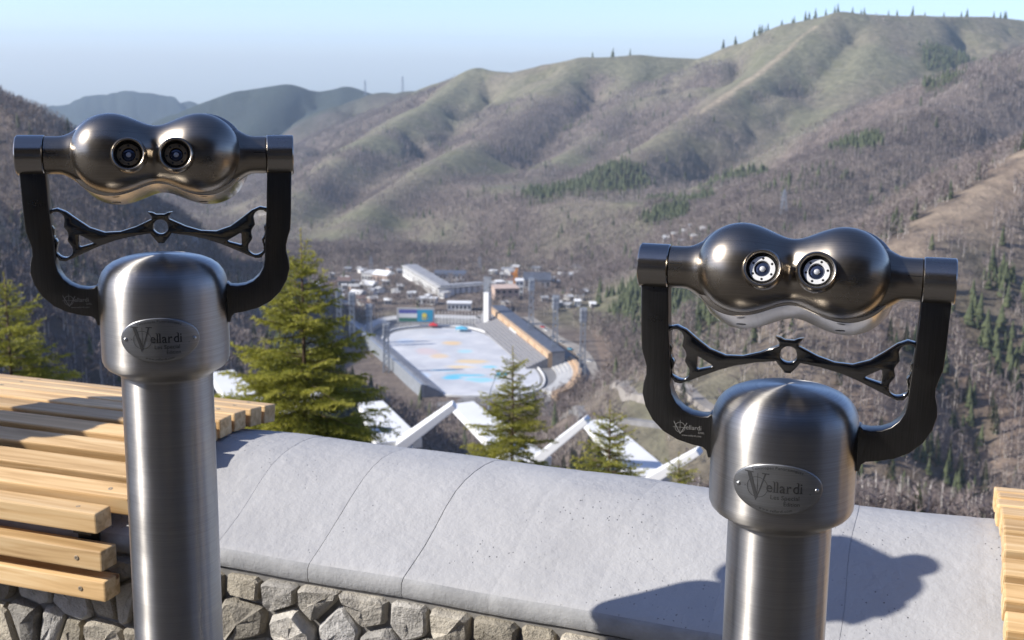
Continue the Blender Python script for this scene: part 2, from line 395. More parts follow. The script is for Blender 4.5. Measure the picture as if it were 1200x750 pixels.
# ---- forest masks shared by ground colour and trees
CON_PATCH = [(690, 215, 60), (655, 225, 45), (720, 200, 40), (798, 238, 42), (780, 250, 30), (1130, 84, 45), (1105, 95, 22), (1000, 168, 30), (880, 205, 25), (845, 215, 25), (1055, 270, 14), (1085, 430, 26), (1160, 405, 30), (1190, 445, 24), (1045, 582, 40), (1105, 560, 30), (1180, 335, 24), (1120, 355, 20), (690, 560, 30), (1020, 590, 30), (1140, 500, 22)]
CONP = [(ground(px, py), rr) for px, py, rr in CON_PATCH]
def masks(x, y):
    h, dm, spd, above = height(x, y, True)
    n1 = fbm(x/90, y/90, 4, 50); n2 = fbm(x/260, y/260, 3, 60); n3 = fbm(x/45, y/45, 3, 70)
    wood = np.clip(.32+n1*.9+n2*1.3+np.clip(dm/160, 0, 1)*.75-np.clip((h+110)/140, 0, 1)*1.25+(.35*np.clip((2200-y)/700, 0, 1)), 0, 1)
    near = np.clip(1-spd['n']/420, 0, 1)*(y < 1750)*(x > 150); wood = np.maximum(wood, np.clip(near*2+n1*.7-.15, 0, 1)*.95)
    wood = np.maximum(wood, ((y > 30) & (y < 900) & (x > 60))*np.clip(.75+n1*.9, 0, 1))
    wood = np.maximum(wood, ((x < -66) & (y > 520) & (y < 830))*.95)
    wood = np.maximum(wood, ((x < -120) & (y < 1400))*np.clip(.8+n1, 0, 1))
    con = np.clip((n2*1.1+n3*.6-.62)*3, 0, 1)*(wood > .2)*.5
    for p, rr in CONP:
        dd = np.hypot((x-p.x)/1.0, (y-p.y)/(1.6 if p.y > 900 else 1.0))/(rr*p.y/1500*(1.0 if p.y > 900 else 1.5))
        con = np.maximum(con, np.clip((1.15-dd+n3*.5)*2.5, 0, 1)*(1.0 if p.y > 900 else .45))
    # pine strip right of the stadium and the dark wood left of it
    q = (y > 600) & (y < 1060)
    con = np.maximum(con, q*np.clip(1.2-np.abs(x-.5-np.interp(y, [600, 850, 1100], [135, 120, 108]))/34+n3*.6, 0, 1))
    con = np.maximum(con, ((y > 420) & (y < 760))*np.clip(1.1-np.abs(x-np.interp(y, [420, 600, 760], [-62, -84, -122]))/26+n3*.7, 0, 1))
    path = np.clip(1.3-spd['d']/7+n3*.8, 0, 1)*(y > 2120)*(y < 2540)
    rock = np.clip(1.2-spd['r']/22+n3*1.2, 0, 1)*(y > 560)*(y < 860)+np.clip((fbm(x/60, y/60, 4, 90)-.42)*5, 0, 1)*(x > 100)*(y < 900)
    rock = np.clip(rock, 0, 1)
    return h, dm, spd, above, wood, con, path, rock

# ---- terrain sheet: polar grid round the camera, fine where the photo looks
vb = np.linspace(rad(-26), rad(26), 560); sideb = np.linspace(rad(27), rad(333), 130)[1:-1]
B = np.concatenate([vb, sideb]); nb = len(B)
Rr = np.concatenate([[1.0, 2.0], np.geomspace(3.2, 290, 70), np.arange(300, 3250, 9.0), np.geomspace(3260, 9500, 60)]); nr = len(Rr)
bb, rr = np.meshgrid(B, Rr); X = rr*np.sin(bb); Yy = rr*np.cos(bb)
hz, dm, spd, above, wood, con, path, rock = masks(X.ravel(), Yy.ravel())
hz = hz.reshape(X.shape)
hz[(np.hypot(X, Yy) < 12) & (Yy < 2.9-.3*X)] = DECK-.25
hz = np.where((Yy < 3.2) & (rr < 20), np.minimum(hz, DECK-.2), hz)
V = np.stack([X.ravel(), Yy.ravel(), hz.ravel()], 1)
ii, jj = np.meshgrid(np.arange(nr-1), np.arange(nb), indexing='ij')
q = np.stack([ii*nb+jj, (ii+1)*nb+jj, (ii+1)*nb+(jj+1) % nb, ii*nb+(jj+1) % nb], -1).reshape(-1, 4)
me = np_mesh('terrain', V, q[:, ::-1], 4)
def mixc(a, b, t): return a*(1-t[:, None])+np.array(b)*t[:, None]
xf, yf = X.ravel(), Yy.ravel()
nA = fbm(xf/35, yf/35, 4, 120); nB = fbm(xf/160, yf/160, 4, 130)
c = np.tile(np.array([.172, .168, .115]), (len(xf), 1))
c = mixc(c, (.195, .172, .130), np.clip(nB*1.4+.2, 0, 1)); c = mixc(c, (.128, .130, .076), np.clip(nA*1.5-.1, 0, 1)*.8)
c = mixc(c, (.163, .134, .121), np.clip(wood*1.1, 0, .9)); c = mixc(c, (.27, .20, .15), np.clip((wood-.2)*1.2, 0, 1)*((xf > 60) & (yf < 1000))*np.clip(nB+.6, 0, 1)); c = mixc(c, (.05, .055, .03), con*.75)
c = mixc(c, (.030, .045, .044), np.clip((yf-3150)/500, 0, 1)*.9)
c = mixc(c, (.36, .30, .22), np.clip(path, 0, 1)*.75); c = mixc(c, (.30, .24, .18), rock*.75)
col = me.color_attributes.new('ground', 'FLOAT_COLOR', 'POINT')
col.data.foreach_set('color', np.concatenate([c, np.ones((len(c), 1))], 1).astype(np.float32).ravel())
m, nt, b = new_mat('hillside')
at_ = nd(nt, 'ShaderNodeAttribute', attribute_name='ground')
f = noise(nt, .09, 7, .68); f2 = noise(nt, .9, 4, .6)
mu = nd(nt, 'ShaderNodeMix', data_type='RGBA', blend_type='MULTIPLY'); mu.inputs[0].default_value = 1
nt.links.new(at_.outputs['Color'], mu.inputs[6]); nt.links.new(ramp(nt, f, [(.3, (.62, .60, .60)), (.7, (1.35, 1.32, 1.25))]), mu.inputs[7])
nt.links.new(mu.outputs[2], b.inputs['Base Color']); b.inputs['Roughness'].default_value = 1; b.inputs['Specular IOR Level'].default_value = .1
bump(nt, b, f, .9, 4.0)
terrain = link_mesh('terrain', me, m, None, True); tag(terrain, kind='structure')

# ---- air
mb = MB(); mb.box((0, 3800, -225), (16000, 9800, 730)); hzm = bpy.data.materials.new('haze'); hzm.use_nodes = True
nt = hzm.node_tree; nt.nodes.remove(nt.nodes['Principled BSDF'])
pv = nt.nodes.new('ShaderNodeVolumePrincipled'); pv.inputs['Color'].default_value = (.66, .83, 1, 1); pv.inputs['Density'].default_value = 6.5e-5; pv.inputs['Anisotropy'].default_value = 0
nt.links.new(pv.outputs[0], nt.nodes['Material Output'].inputs['Volume'])
hz_o = mb.build('haze', hzm); tag(hz_o, 'thin pale blue air filling the valley', None, None, 'stuff')
# ================================================================ terrace: deck, parapet wall, benches, viewers
random.seed(7)
# ---- plan curve of the wall's front face
WP = [(-3.4, 3.20), (-2.2, 2.80), (-1.4, 2.515), (-.525, 2.212), (-.187, 2.090), (.0625, 1.985), (.206, 1.926), (.6, 1.795), (1.2, 1.60), (2.2, 1.28), (3.2, .95)]
def catmull(P, n=40):
    out = []
    for i in range(1, len(P)-2):
        p0, p1, p2, p3 = [np.array(P[i+k], float) for k in (-1, 0, 1, 2)]
        for t in np.linspace(0, 1, n, endpoint=False):
            out.append(.5*((2*p1)+(-p0+p2)*t+(2*p0-5*p1+4*p2-p3)*t*t+(-p0+3*p1-3*p2+p3)*t**3))
    return np.array(out)
WC = catmull(WP)
WS = np.concatenate([[0], np.cumsum(np.linalg.norm(np.diff(WC, axis=0), axis=1))])
S0 = WS[np.argmin(np.abs(WC[:, 0]+.525))]
def wall_pt(s, u, z):
    """s along the wall (0 at its reference point), u backwards from the front face"""
    q = s+S0
    x = np.interp(q, WS, WC[:, 0]); y = np.interp(q, WS, WC[:, 1])
    x2 = np.interp(q+.12, WS, WC[:, 0])-np.interp(q-.12, WS, WC[:, 0]); y2 = np.interp(q+.12, WS, WC[:, 1])-np.interp(q-.12, WS, WC[:, 1])
    l = math.hypot(x2, y2); nx, ny = -y2/l, x2/l
    return Vector((x+nx*u, y+ny*u, z))
SMIN, SMAX = -1.75, 1.75

mb = MB(); mb.add([(-14, -16, DECK), (14, -16, DECK), (14, 1.2, DECK), (.4, 2.2, DECK), (-1.5, 2.9, DECK), (-14, 6.0, DECK)], [(0, 1, 2, 3, 4, 5)])
deck = mb.build('terrace_floor', M['paving']); tag(deck, kind='structure')

wall = empty('parapet_wall', wall_pt(0, .2, DECK))
tag(wall, 'low rubble stone wall with a rounded grey plastered coping behind the viewers', 'wall')
WL = Vector(wall.location)
# core
mb = MB(); N = 60
prof = [(.025, DECK), (.025, -.925), (.50, -.925), (.50, -3.0), (.025, -3.0)]
rings = []
for i in range(N+1):
    s = SMIN+(SMAX-SMIN)*i/N
    rings.append([wall_pt(s, u, z)-WL for u, z in ((.005, DECK-.02), (.005, -.922), (.50, -.922), (.50, DECK-.6))])
vs = [p for r in rings for p in r]; k = 4
fs = [(i*k+j, i*k+j+1, (i+1)*k+j+1, (i+1)*k+j) for i in range(N) for j in range(k-1)]
mb.add(vs, fs); mb.build('wall_core', M['mortar'], wall)
# coping segments
CP = [(.0, -.920), (-.004, -.912), (-.002, -.893), (.004, -.886), (.016, -.880), (.045, -.8685), (.085, -.8525), (.13, -.834), (.18, -.813), (.225, -.796), (.265, -.785), (.305, -.7795), (.35, -.780), (.40, -.787), (.45, -.800), (.50, -.82), (.525, -.835), (.53, -.85), (.53, -.920)]
joints = [SMIN]
s = SMIN
jx = [-1.55, -1.33, -1.12, -.90, -.68, -.46, -.235, -.02, .175, .36, .525, .70, .90, 1.10, 1.32, 1.54]
joints += jx + [SMAX]
for a, bb in zip(joints[:-1], joints[1:]):
    mb = MB(); n = 12
    gap = .0007 if (abs(a-.175) < .01 or abs(a-.36) < .01) else -.0002; gap2 = .0007 if (abs(bb-.175) < .01 or abs(bb-.36) < .01) else -.0002; dz = random.uniform(-.0005, .0005); sl = .012*math.sin(a*37.0); sl2 = .012*math.sin(bb*37.0)
    ph = 1.7
    vs = []
    for i in range(n+1):
        t = i/n
        e = min(t, 1-t)*(bb-a)
        for (u, z) in CP:
            sa = a+gap + (sl*u/.5 + 0.002*math.sin(u*22+ph*0)); sb = bb-gap2 + (sl2*u/.5+0.002*math.sin(u*22))
            ss = sa+(sb-sa)*t
            drop = .0007*max(0, 1-e/.005)**2
            w = .0016*math.sin(9*ss+ph)+.0012*math.sin(31*u+17*ss+ph)
            vs.append(wall_pt(ss, u+(drop if u < .01 else 0), z+dz+w-(drop if u >= .01 else 0))-WL)
    k = len(CP)
    fs = [(i*k+j, i*k+j+1, (i+1)*k+j+1, (i+1)*k+j) for i in range(n) for j in range(k-1)]
    fs += [tuple(range(k)), tuple(n*k+j for j in range(k-1, -1, -1))]
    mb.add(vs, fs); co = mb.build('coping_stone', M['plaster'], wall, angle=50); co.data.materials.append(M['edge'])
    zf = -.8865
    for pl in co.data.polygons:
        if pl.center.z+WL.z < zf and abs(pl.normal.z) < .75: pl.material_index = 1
# rubble stones: irregular cells on the front face
rs = random.Random(21)
Z1, Z0 = -.925, DECK+.0
pts = []
zz = Z1-.028; row = 0
while zz > Z0-.05:
    hrow = rs.uniform(.062, .1) if row else .058
    s = SMIN-.05
    while s < SMAX+.05:
        w = rs.choice([rs.uniform(.04, .075), rs.uniform(.07, .15)]) if row else rs.uniform(.05, .105)
        pts.append((s+w/2, zz+rs.uniform(-.017, .017)*(1 if row else .3))); s += w
    zz -= hrow; row += 1
pts = np.array(pts)
def clip(poly, n, c):
    out = []
    for i in range(len(poly)):
        p, q = poly[i], poly[(i+1) % len(poly)]
        dp, dq = n @ p-c, n @ q-c
        if dp <= 0: out.append(p)
        if dp*dq < 0: out.append(p+(q-p)*(dp/(dp-dq)))
    return out
for i, p in enumerate(pts):
    if not (SMIN+.05 < p[0] < SMAX-.05): continue
    if p[0] > .75 and False: continue
    poly = [np.array(q) for q in ((p[0]-.12, Z0), (p[0]+.12, Z0), (p[0]+.12, Z1-.004), (p[0]-.12, Z1-.004))]
    dd = np.linalg.norm(pts-p, axis=1)
    for j in np.argsort(dd)[1:14]:
        q = pts[j]; n = q-p; c = n @ ((p+q)/2); l = np.linalg.norm(n)
        poly = clip(poly, n/l, c/l-rs.uniform(.0012, .0055))
        if len(poly) < 3: break
    if len(poly) < 3: continue
    # round the corners a little
    P = []
    for a in range(len(poly)):
        q0, q1, q2 = poly[a-1], poly[a], poly[(a+1) % len(poly)]
        P += [q1+(q0-q1)*.12, q1+(q2-q1)*.12]
    c = sum(P)/len(P)
    if np.max(np.linalg.norm(np.array(P)-c, axis=1)) < .014: continue
    proud = rs.uniform(.008, .024); tx, tz = rs.uniform(-.16, .16), rs.uniform(-.2, .2)
    mb = MB(); vs = []; n = len(P)
    loops = [(1.0, .03), (1.0, .004), (.965, -.45), (.86, -.86), (.42, -1.0)]
    for sc, dpt in loops:
        for q in P:
            r = c+(q-c)*sc*(1+rs.uniform(-.05, .05)*(sc < 1))
            dep = dpt if dpt > 0 else dpt*proud*rs.uniform(.72, 1.15)
            if dpt <= -.2: dep += (r[0]-c[0])*tx+(r[1]-c[1])*tz
            vs.append(wall_pt(r[0], dep, min(r[1], Z1-.004))-WL)
    vs.append(wall_pt(c[0], -proud*rs.uniform(.85, 1.25), c[1])-WL)
    L = len(loops)
    fs = [(a*n+k, a*n+(k+1) % n, (a+1)*n+(k+1) % n, (a+1)*n+k) for a in range(L-1) for k in range(n)]
    fs += [((L-1)*n+k, (L-1)*n+(k+1) % n, L*n) for k in range(n)]
    mb.add(vs, fs); mb.build('stone', M['stone'], wall, angle=28)

# ---- benches: each slat is a bevelled beam following the rounded coping
SW, SH = .046, .040
# (u of slat centre, z of its top, tilt)
SLATS = [(-.042, -.955, 0), (-.048, -.892, 0), (-.036, -.826, 3), (.022, -.804, 15), (.079, -.783, 17), (.136, -.762, 15), (.193, -.746, 12),
         (.250, -.736, 6), (.307, -.733, 0), (.364, -.736, -5), (.421, -.742, -7), (.478, -.750, -8)]
def slat_mesh(L):
    mb = MB(); mb.box((0, 0, 0), (L, SW, SH)); me = mb.mesh('slat')
    bm = bmesh.new(); bm.from_mesh(me)
    bmesh.ops.bevel(bm, geom=list(bm.edges), offset=.0035, segments=2, profile=.6, affect='EDGES'); bm.to_mesh(me); bm.free()
    return me
def bench(s_ends, side, label, L=.62, count=3):
    """side -1: bench stretches to smaller s from its end, +1: to larger s"""
    root = empty('slatted_bench', wall_pt(s_ends[0]+side*.4, .1, -.92)); tag(root, label, 'bench'); RL = Vector(root.location)
    for i, (u, z, tilt) in enumerate(SLATS):
        e = s_ends[i] if i < len(s_ends) else s_ends[-1]
        e += random.uniform(-.004, .004)
        # slats are straight pieces butted along the curve: one long slat per row is enough here
        a = wall_pt(e, u, z); c = wall_pt(e+side*L*2, u, z)
        if side < 0: a, c = c, a
        mid = (a+c)/2; d = (c-a)
        me = slat_mesh(d.length)
        o = link_mesh('slat', me, M['pine'], root)
        ang = math.atan2(d.y, d.x)
        o.rotation_euler = (rad(tilt+random.uniform(-1, 1)), random.uniform(-.002, .002), ang)
        o.location = mid-RL+Vector((0, 0, -SH/2))
        # screws at the bearers
        for k, off in enumerate((.055, .62)):
            p = wall_pt(e+side*off, u, z)
            Mx = Matrix.Rotation(ang, 3, 'Z') @ Matrix.Rotation(rad(tilt), 3, 'X')
            if i < 2: Mx = Mx @ Matrix.Rotation(rad(90), 3, 'X'); pos = Vector((p.x, p.y, z-SH/2))+(Mx @ Vector((0, 0, 1)))*(SW/2+.0005)
            else: pos = Vector((p.x, p.y, z-SH/2))+(Mx @ Vector((0, 0, 1)))*(SH/2+.0005)
            sb = MB(); sb.lathe([(.0048, -.002), (.0048, .0002), (.0040, .0005), (.0018, .0005), (.0014, -.0006), (0, -.0006)], 12, Mx.to_4x4())
            so = sb.build('screw', M['woodscrew'], root, smooth=False); so.location = pos-RL
    for off in (.085, .62):                       # black steel bearers under the slats
        sb = MB(); pr = []
        for (u, z, t) in SLATS: pr.append((u, z-SH-.002))
        top = []; low = []
        for (u, z) in pr[2:]: top.append((u, z)); low.append((u, z-.012))
        for ds in (-.02, .02): pass
        e = s_ends[3]+side*off
        prof = top+low[::-1]; n = len(prof); vs = []
        for ds in (-.02, .02):
            for (u, z) in prof: vs.append(wall_pt(e+ds, u, z)-RL)
        fs = [tuple(range(n)), tuple(range(2*n-1, n-1, -1))]+[(k, (k+1) % n, n+(k+1) % n, n+k) for k in range(n)]
        sb.add(vs, fs)
        for ds in (0,):                            # front drop strap behind the two lowest slats
            c0 = wall_pt(e, -.014, -.90)-RL; sb.bar(wall_pt(e, -.016, -.85)-RL, wall_pt(e, -.016, -.985)-RL, .04, .006, up=(0, 1, 0))
        for uu in (.13, .40):                      # feet that stand on the coping
            zt = np.interp(uu, [p[0] for p in pr[2:]], [p[1] for p in pr[2:]])-.012; zc = np.interp(uu, [c[0] for c in CP[2:17]], [c[1] for c in CP[2:17]])
            sb.bar(wall_pt(e, uu, zt+.004)-RL, wall_pt(e, uu, zc-.004)-RL, .03, .03)
        sb.build('bearer', M['bracket'], root)
    return root
bench([-.217]*2+[-.228]+[-.195]*3+[-.175]*6, -1, 'pine slatted bench on the wall beside the post of the taller viewer')
bench([1.335]*12, 1, 'pine slatted bench end on the coping next to the shorter viewer')

# ---- viewers (millimetres, origin at the pivot axis)
MM = .001
def sdf(x, z):
    k = .070; d1 = np.hypot(x-.0625, z)-.0565; d2 = np.hypot(x+.0625, z)-.0565
    h = np.clip(.5+.5*(d2-d1)/k, 0, 1)
    return d2*(1-h)+d1*h-k*h*(1-h)
def outline(n):
    ph = np.linspace(0, 2*np.pi, n, endpoint=False); lo = np.zeros(n); hi = np.full(n, .2)
    for _ in range(40):
        mid = (lo+hi)/2; inside = sdf(mid*np.cos(ph), mid*np.sin(ph)) < 0
        lo = np.where(inside, mid, lo); hi = np.where(inside, hi, mid)
    return ph, lo
PH, RO = outline(144)
def shell(yf, yb, scale, Df, Db, groove, p=2.3):
    """two-lobed housing: dome at the front (-y), belt, dome at the back"""
    n = len(PH); rings = []
    ts = list(np.sin(np.linspace(0, np.pi/2, 30)))
    def pts(t, front):
        x = RO*t*np.cos(PH); z = RO*t*np.sin(PH)
        g = np.clip(-sdf(x, z)/.0575, 0, 1)
        y = (1-(1-g)**p)**(1/p)
        if front:
            y = yf-Df*y
            if groove:
                w = np.exp(-(x/.0085)**2)*(1/(1+np.exp((z-.008)/.006)))
                w2 = np.exp(-(x/.03)**2)*np.exp(-((z-.022)/.02)**2)
                fade = np.clip(g*2.2, 0, 1)
                y = y+(.014*w+.004*w2)*fade
        else: y = yb+Db*y
        return np.stack([x*scale, y, z*scale], 1)
    front = [pts(max(t, .0), True) for t in ts[1:]]
    back = [pts(t, False) for t in ts[1:][::-1]]
    R = front+back
    V = [np.array([[0, pts(1e-6, True)[0][1], 0]])]+R+[np.array([[0, pts(1e-6, False)[0][1], 0]])]
    V = np.concatenate(V); fs = []
    for k in range(n): fs.append((0, 1+k, 1+(k+1) % n))
    for i in range(len(R)-1):
        for k in range(n):
            a = 1+i*n; c = 1+(i+1)*n
            fs.append((a+k, c+k, c+(k+1) % n, a+(k+1) % n))
    e = 1+(len(R)-1)*n
    for k in range(n): fs.append((e+k, len(V)-1, e+(k+1) % n))
    mb = MB(); mb.add([tuple(v) for v in V], fs); return mb
RX = Matrix.Rotation(rad(90), 4, 'Y')              # lathe axis Z -> X
def curve_plate(name, loops, thick, bevel, mat, parent, y0=0.0):
    """flat plate with holes cut from outlines in the XZ plane"""
    cu = bpy.data.curves.new(name, 'CURVE'); cu.dimensions = '2D'; cu.fill_mode = 'BOTH'
    for lp in loops:
        sp = cu.splines.new('POLY'); sp.points.add(len(lp)-1); sp.use_cyclic_u = True
        for pt, (x, z) in zip(sp.points, lp): pt.co = (x, z, 0, 1)
    cu.extrude = thick/2-bevel; cu.bevel_depth = bevel; cu.bevel_resolution = 2; cu.offset = -bevel
    tmp = bpy.data.objects.new('tmp', cu); COL.objects.link(tmp)
    me = bpy.data.meshes.new_from_object(tmp.evaluated_get(bpy.context.evaluated_depsgraph_get()))
    bpy.data.objects.remove(tmp, do_unlink=True)
    me.name = name; me.materials.clear()
    me.transform(Matrix.Translation((0, y0, 0)) @ Matrix.Rotation(rad(90), 4, 'X'))
    bm = bmesh.new(); bm.from_mesh(me); bmesh.ops.remove_doubles(bm, verts=bm.verts, dist=1e-6); bm.to_mesh(me); bm.free()
    o = link_mesh(name, me, mat, parent); sharp_by_angle(me, 40); return o
def smooth_loop(P, n=8):
    P = [P[-1]]+list(P)+[P[0], P[1]]
    return [tuple(p) for p in catmull(P, n)]
def text_mesh(txt, size, bold=0.0, shear=0.0):
    cu = bpy.data.curves.new('t', 'FONT'); cu.body = txt; cu.size = size; cu.align_x = 'LEFT'; cu.resolution_u = 3; cu.offset = bold; cu.shear = shear
    tmp = bpy.data.objects.new('tmp', cu); COL.objects.link(tmp)
    me = bpy.data.meshes.new_from_object(tmp.evaluated_get(bpy.context.evaluated_depsgraph_get()))
    bpy.data.objects.remove(tmp, do_unlink=True)
    V = [(v.co.x, v.co.y) for v in me.vertices]; Fs = [tuple(p.vertices) for p in me.polygons]
    bpy.data.meshes.remove(me); return V, Fs
CAPR = .0905
def on_cap(x, z, lift):                            # wrap flat plate coordinates round the cap
    a = x/CAPR; r = CAPR+lift
    return (r*math.sin(a), -r*math.cos(a), z)

def make_viewer(name, loc, yaw, pitch, label, ring_mat):
    root = empty(name, (loc[0], loc[1], DECK), yaw); tag(root, label, 'binoculars', 'coin viewers at the wall')
    PZ = loc[2]-DECK                               # pivot height above the terrace
    K = .97; KX = K*.962
    def up(o, kx=None): o.location = (0, 0, PZ); o.scale = (kx or K, K, K); return o
    # post with base flange
    mb = MB(); h = -PZ/K
    mb.lathe([(.11, h), (.11, h+.010), (.106, h+.014), (.066, h+.014), (.065, h+.016), (.065, -.312)], 96); up(mb.build('post', M['steel'], root, angle=30))
    # domed cap
    pr = [(0, -.1400), (.012, -.1402), (.030, -.1414), (.047, -.1438), (.060, -.1472), (.071, -.1520), (.0790, -.1580), (.0848, -.1655), (.0885, -.1745), (.0902, -.184), (.0905, -.193), (.0905, -.286), (.0898, -.293), (.0875, -.2985), (.083, -.3035), (.074, -.309), (.0665, -.3135), (.0655, -.315), (.0655, -.318), (.060, -.318)]
    mb = MB(); mb.lathe(pr, 128); cap = up(mb.build('cap', M['steel'], root, angle=40))
    # arms
    A = [(-.193, -.020), (-.1905, -.085), (-.1890, -.106), (-.1850, -.118), (-.1822, -.128), (-.1822, -.138), (-.1855, -.150), (-.1865, -.163), (-.182, -.180), (-.172, -.197), (-.157, -.211), (-.138, -.2205), (-.118, -.2255), (-.104, -.2275), (-.099, -.2315), (-.0965, -.2405), (-.0860, -.2405),
         (-.0860, -.1835), (-.0955, -.1835), (-.0985, -.1865), (-.108, -.1875), (-.121, -.1857), (-.132, -.1807), (-.1410, -.1725), (-.1472, -.1615), (-.1500, -.149), (-.1505, -.130), (-.1545, -.080), (-.1570, -.020)]
    for sgn in (-1, 1):
        L = [(-sgn*x, z) for x, z in A]
        arm = up(curve_plate('arm', [L], .026, .0016, M['arm'], root), KX)
        # sleeve at the pivot
        mb = MB(); mb.lathe([(.0, .1575), (.0268, .1575), (.0280, .1587), (.0280, .1948), (.0268, .1962), (.019, .1962), (.0185, .1952), (0, .1952)], 56, Matrix.Rotation(rad(90*sgn), 4, 'Y'))
        up(mb.build('pivot_sleeve', M['sleeve'], root, angle=30), KX)
    # cross bar with finger grips
    bar_L = [(-.013, -.0905), (-.036, -.1010), (-.058, -.1075), (-.080, -.1085), (-.101, -.1015), (-.119, -.0890), (-.133, -.0785), (-.145, -.0735), (-.1545, -.0755), (-.1595, -.084), (-.1600, -.094), (-.1560, -.1005), (-.1565, -.109), (-.1545, -.117), (-.1500, -.122), (-.1510, -.132), (-.1500, -.141), (-.1450, -.1475), (-.137, -.1485), (-.126, -.1440), (-.108, -.1360), (-.088, -.1275), (-.066, -.1200), (-.040, -.1140), (-.0155, -.1105)]
    hub = [(-.011, -.1165), (-.0065, -.1215), (-.0040, -.1245), (.0040, -.1245), (.0065, -.1215), (.011, -.1165)]
    bar_R = [(-x, z) for x, z in bar_L[::-1]]
    ears = [(.0120, -.0865), (.0175, -.0800), (.0110, -.0810), (.0060, -.0835), (-.0060, -.0835), (-.0110, -.0810), (-.0175, -.0800), (-.0120, -.0865)]
    out = bar_L+hub+bar_R+ears
    def grip(s):
        cs = [(-.1462, -.0895, .0108), (-.1410, -.1105, .0092), (-.1375, -.1320, .0112)]
        N = 72; cx, cz = -.1412, -.111; lp = []
        for k in range(N):
            a = 2*math.pi*k/N; dx, dz = math.cos(a), math.sin(a); t = .002
            while t < .05:
                x, z = cx+dx*t, cz+dz*t
                d = [math.hypot(x-c[0], z-c[1])-c[2] for c in cs]
                kk = .006; e = -kk*math.log(sum(math.exp(-q/kk*1.6) for q in d))/1.6
                if e > 0: break
                t += .0004
            lp.append((s*(-(cx+dx*t)) if s > 0 else cx+dx*t, cz+dz*t))
        return lp
    tri = [(-.1150, -.1115), (-.0985, -.1205), (-.0965, -.1225), (-.0985, -.1240), (-.1150, -.1285), (-.1165, -.1275), (-.1165, -.1125)]
    hole = [(.0105*math.cos(a), -.101+.0105*math.sin(a)) for a in np.linspace(0, 2*np.pi, 32, endpoint=False)]
    bo = up(curve_plate('hand_grip_bar', [out, hole, grip(-1), grip(1), tri, [(-x, z) for x, z in tri]], .013, .0014, M['bar'], root), KX)
    # head, tilted down about the pivot axis; trunnions turn with it
    RH = Matrix.Rotation(-pitch, 4, 'X')
    def uph(o, kx=None): o.location = (0, 0, PZ); o.scale = (kx or K, K, K); o.rotation_euler = (-pitch, 0, 0); return o
    mb = shell(-.012, .03, .972, .060, .02, True)
    head = uph(mb.build('head_housing', M['head'], root, smooth=True))
    mb = shell(-.004, .085, 1.035, .012, .03, False, 2.0)
    uph(mb.build('rear_shell', M['shell'], root, smooth=True))
    for sgn in (-1, 1):
        mb = MB(); mb.lathe([(.045, .088), (.0435, .100), (.039, .112), (.0325, .122), (.0285, .129), (.0268, .134), (.0262, .140), (.0262, .1560), (.0250, .1570), (0, .1570)], 56, Matrix.Translation((0, .012, 0)) @ Matrix.Rotation(rad(90*sgn), 4, 'Y'))
        # flare joins the body slightly behind the axis, the journal itself is on the axis
        vs = []
        for (x, y, z) in mb.v:
            w = min(1, max(0, (abs(x)-.105)/.03)); vs.append((x, y-.012*w, z))
        mb.v = vs
        tr = uph(mb.build('trunnion', M['head'], root, angle=40), KX)
        sm = MB(); sm.box((sgn*.1475, -.0262, -.001), (.017, .0006, .0009)); q = sm.build('seam', M['blackmat'], tr)
        # eyepiece
        ex, ez = sgn*.0312, -.012
        Y = Matrix.Translation((ex, -.0085, ez)) @ Matrix.Rotation(rad(90), 4, 'X') @ Matrix.Diagonal((.89, .89, 1, 1))      # lathe +Z -> -Y (towards the viewer's eye)
        mb = MB(); mb.lathe([(.0205, .040), (.0275, .0575), (.0268, .0655), (.0252, .0700), (.0236, .0718), (.0222, .0712), (.0210, .0690), (.0203, .0650), (.0203, .052)], 56, Y)
        ey = uph(mb.build('eyepiece', M['head'], root, angle=45))
        def sub(o): return o
        mb = MB(); mb.lathe([(.0203, .0648), (.0190, .0655), (.0182, .0640), (.0182, .0600), (.0165, .0600)], 48, Y, False); sub(mb.build('eye_cup', M['blackmat'], ey, angle=45))
        mb = MB(); mb.lathe([(.0172, .0590), (.0172, .0640), (.0166, .0648), (.0112, .0648), (.0104, .0640), (.0104, .0600)], 48, Y, False); rg = sub(mb.build('lens_ring', ring_mat, ey, angle=45))
        for k in range(6):
            a = rad(60*k+(30 if sgn < 0 else 8)); 
            mb = MB(); mb.lathe([(.0015, .0640), (.0015, .06495), (0, .06495)], 10, Matrix.Translation((ex+.0124*math.cos(a), -.0085, ez+.0124*math.sin(a))) @ Matrix.Rotation(rad(90), 4, 'X')); sub(mb.build('ring_hole', M['blackmat'], ey))
        mb = MB(); mb.lathe([(.0104, .0612), (.0085, .0622), (.005, .0630), (.0026, .0632), (0, .0633)], 32, Y); ln = sub(mb.build('lens', M['lens'], ey, smooth=True))
        mb = MB(); mb.lathe([(.0040, .0632), (.0036, .0641), (0, .0643)], 16, Y); sub(mb.build('exit_pupil', M['pupil'], ey, smooth=True))
        # oval drain slot under the rear shell
        mb = MB(); mb.lathe([(.006, -.0006), (.006, .0004), (0, .0004)], 20, Matrix.Translation((sgn*.060, .024, -.0632)) @ Matrix.Diagonal((1, .55, 1, 1)))
        uph(mb.build('drain_slot', M['blackmat'], root))
    # name plate on the cap
    pc = -.2475; aw, ah = .0560, .0315
    mb = MB(); N = 72; vs = []
    rg = [(0, .0022), (.25, .0022), (.5, .0022), (.75, .0022), (.955, .0022), (.985, .0018), (1.0, .0006), (1.0, -.001)]
    vs.append(on_cap(0, pc, .0022))
    for sc, lift in rg[1:]:
        for k in range(N):
            a = 2*math.pi*k/N; vs.append(on_cap(aw*sc*math.cos(a), pc+ah*sc*math.sin(a), lift))
    fs = [(0, 1+k, 1+(k+1) % N) for k in range(N)]
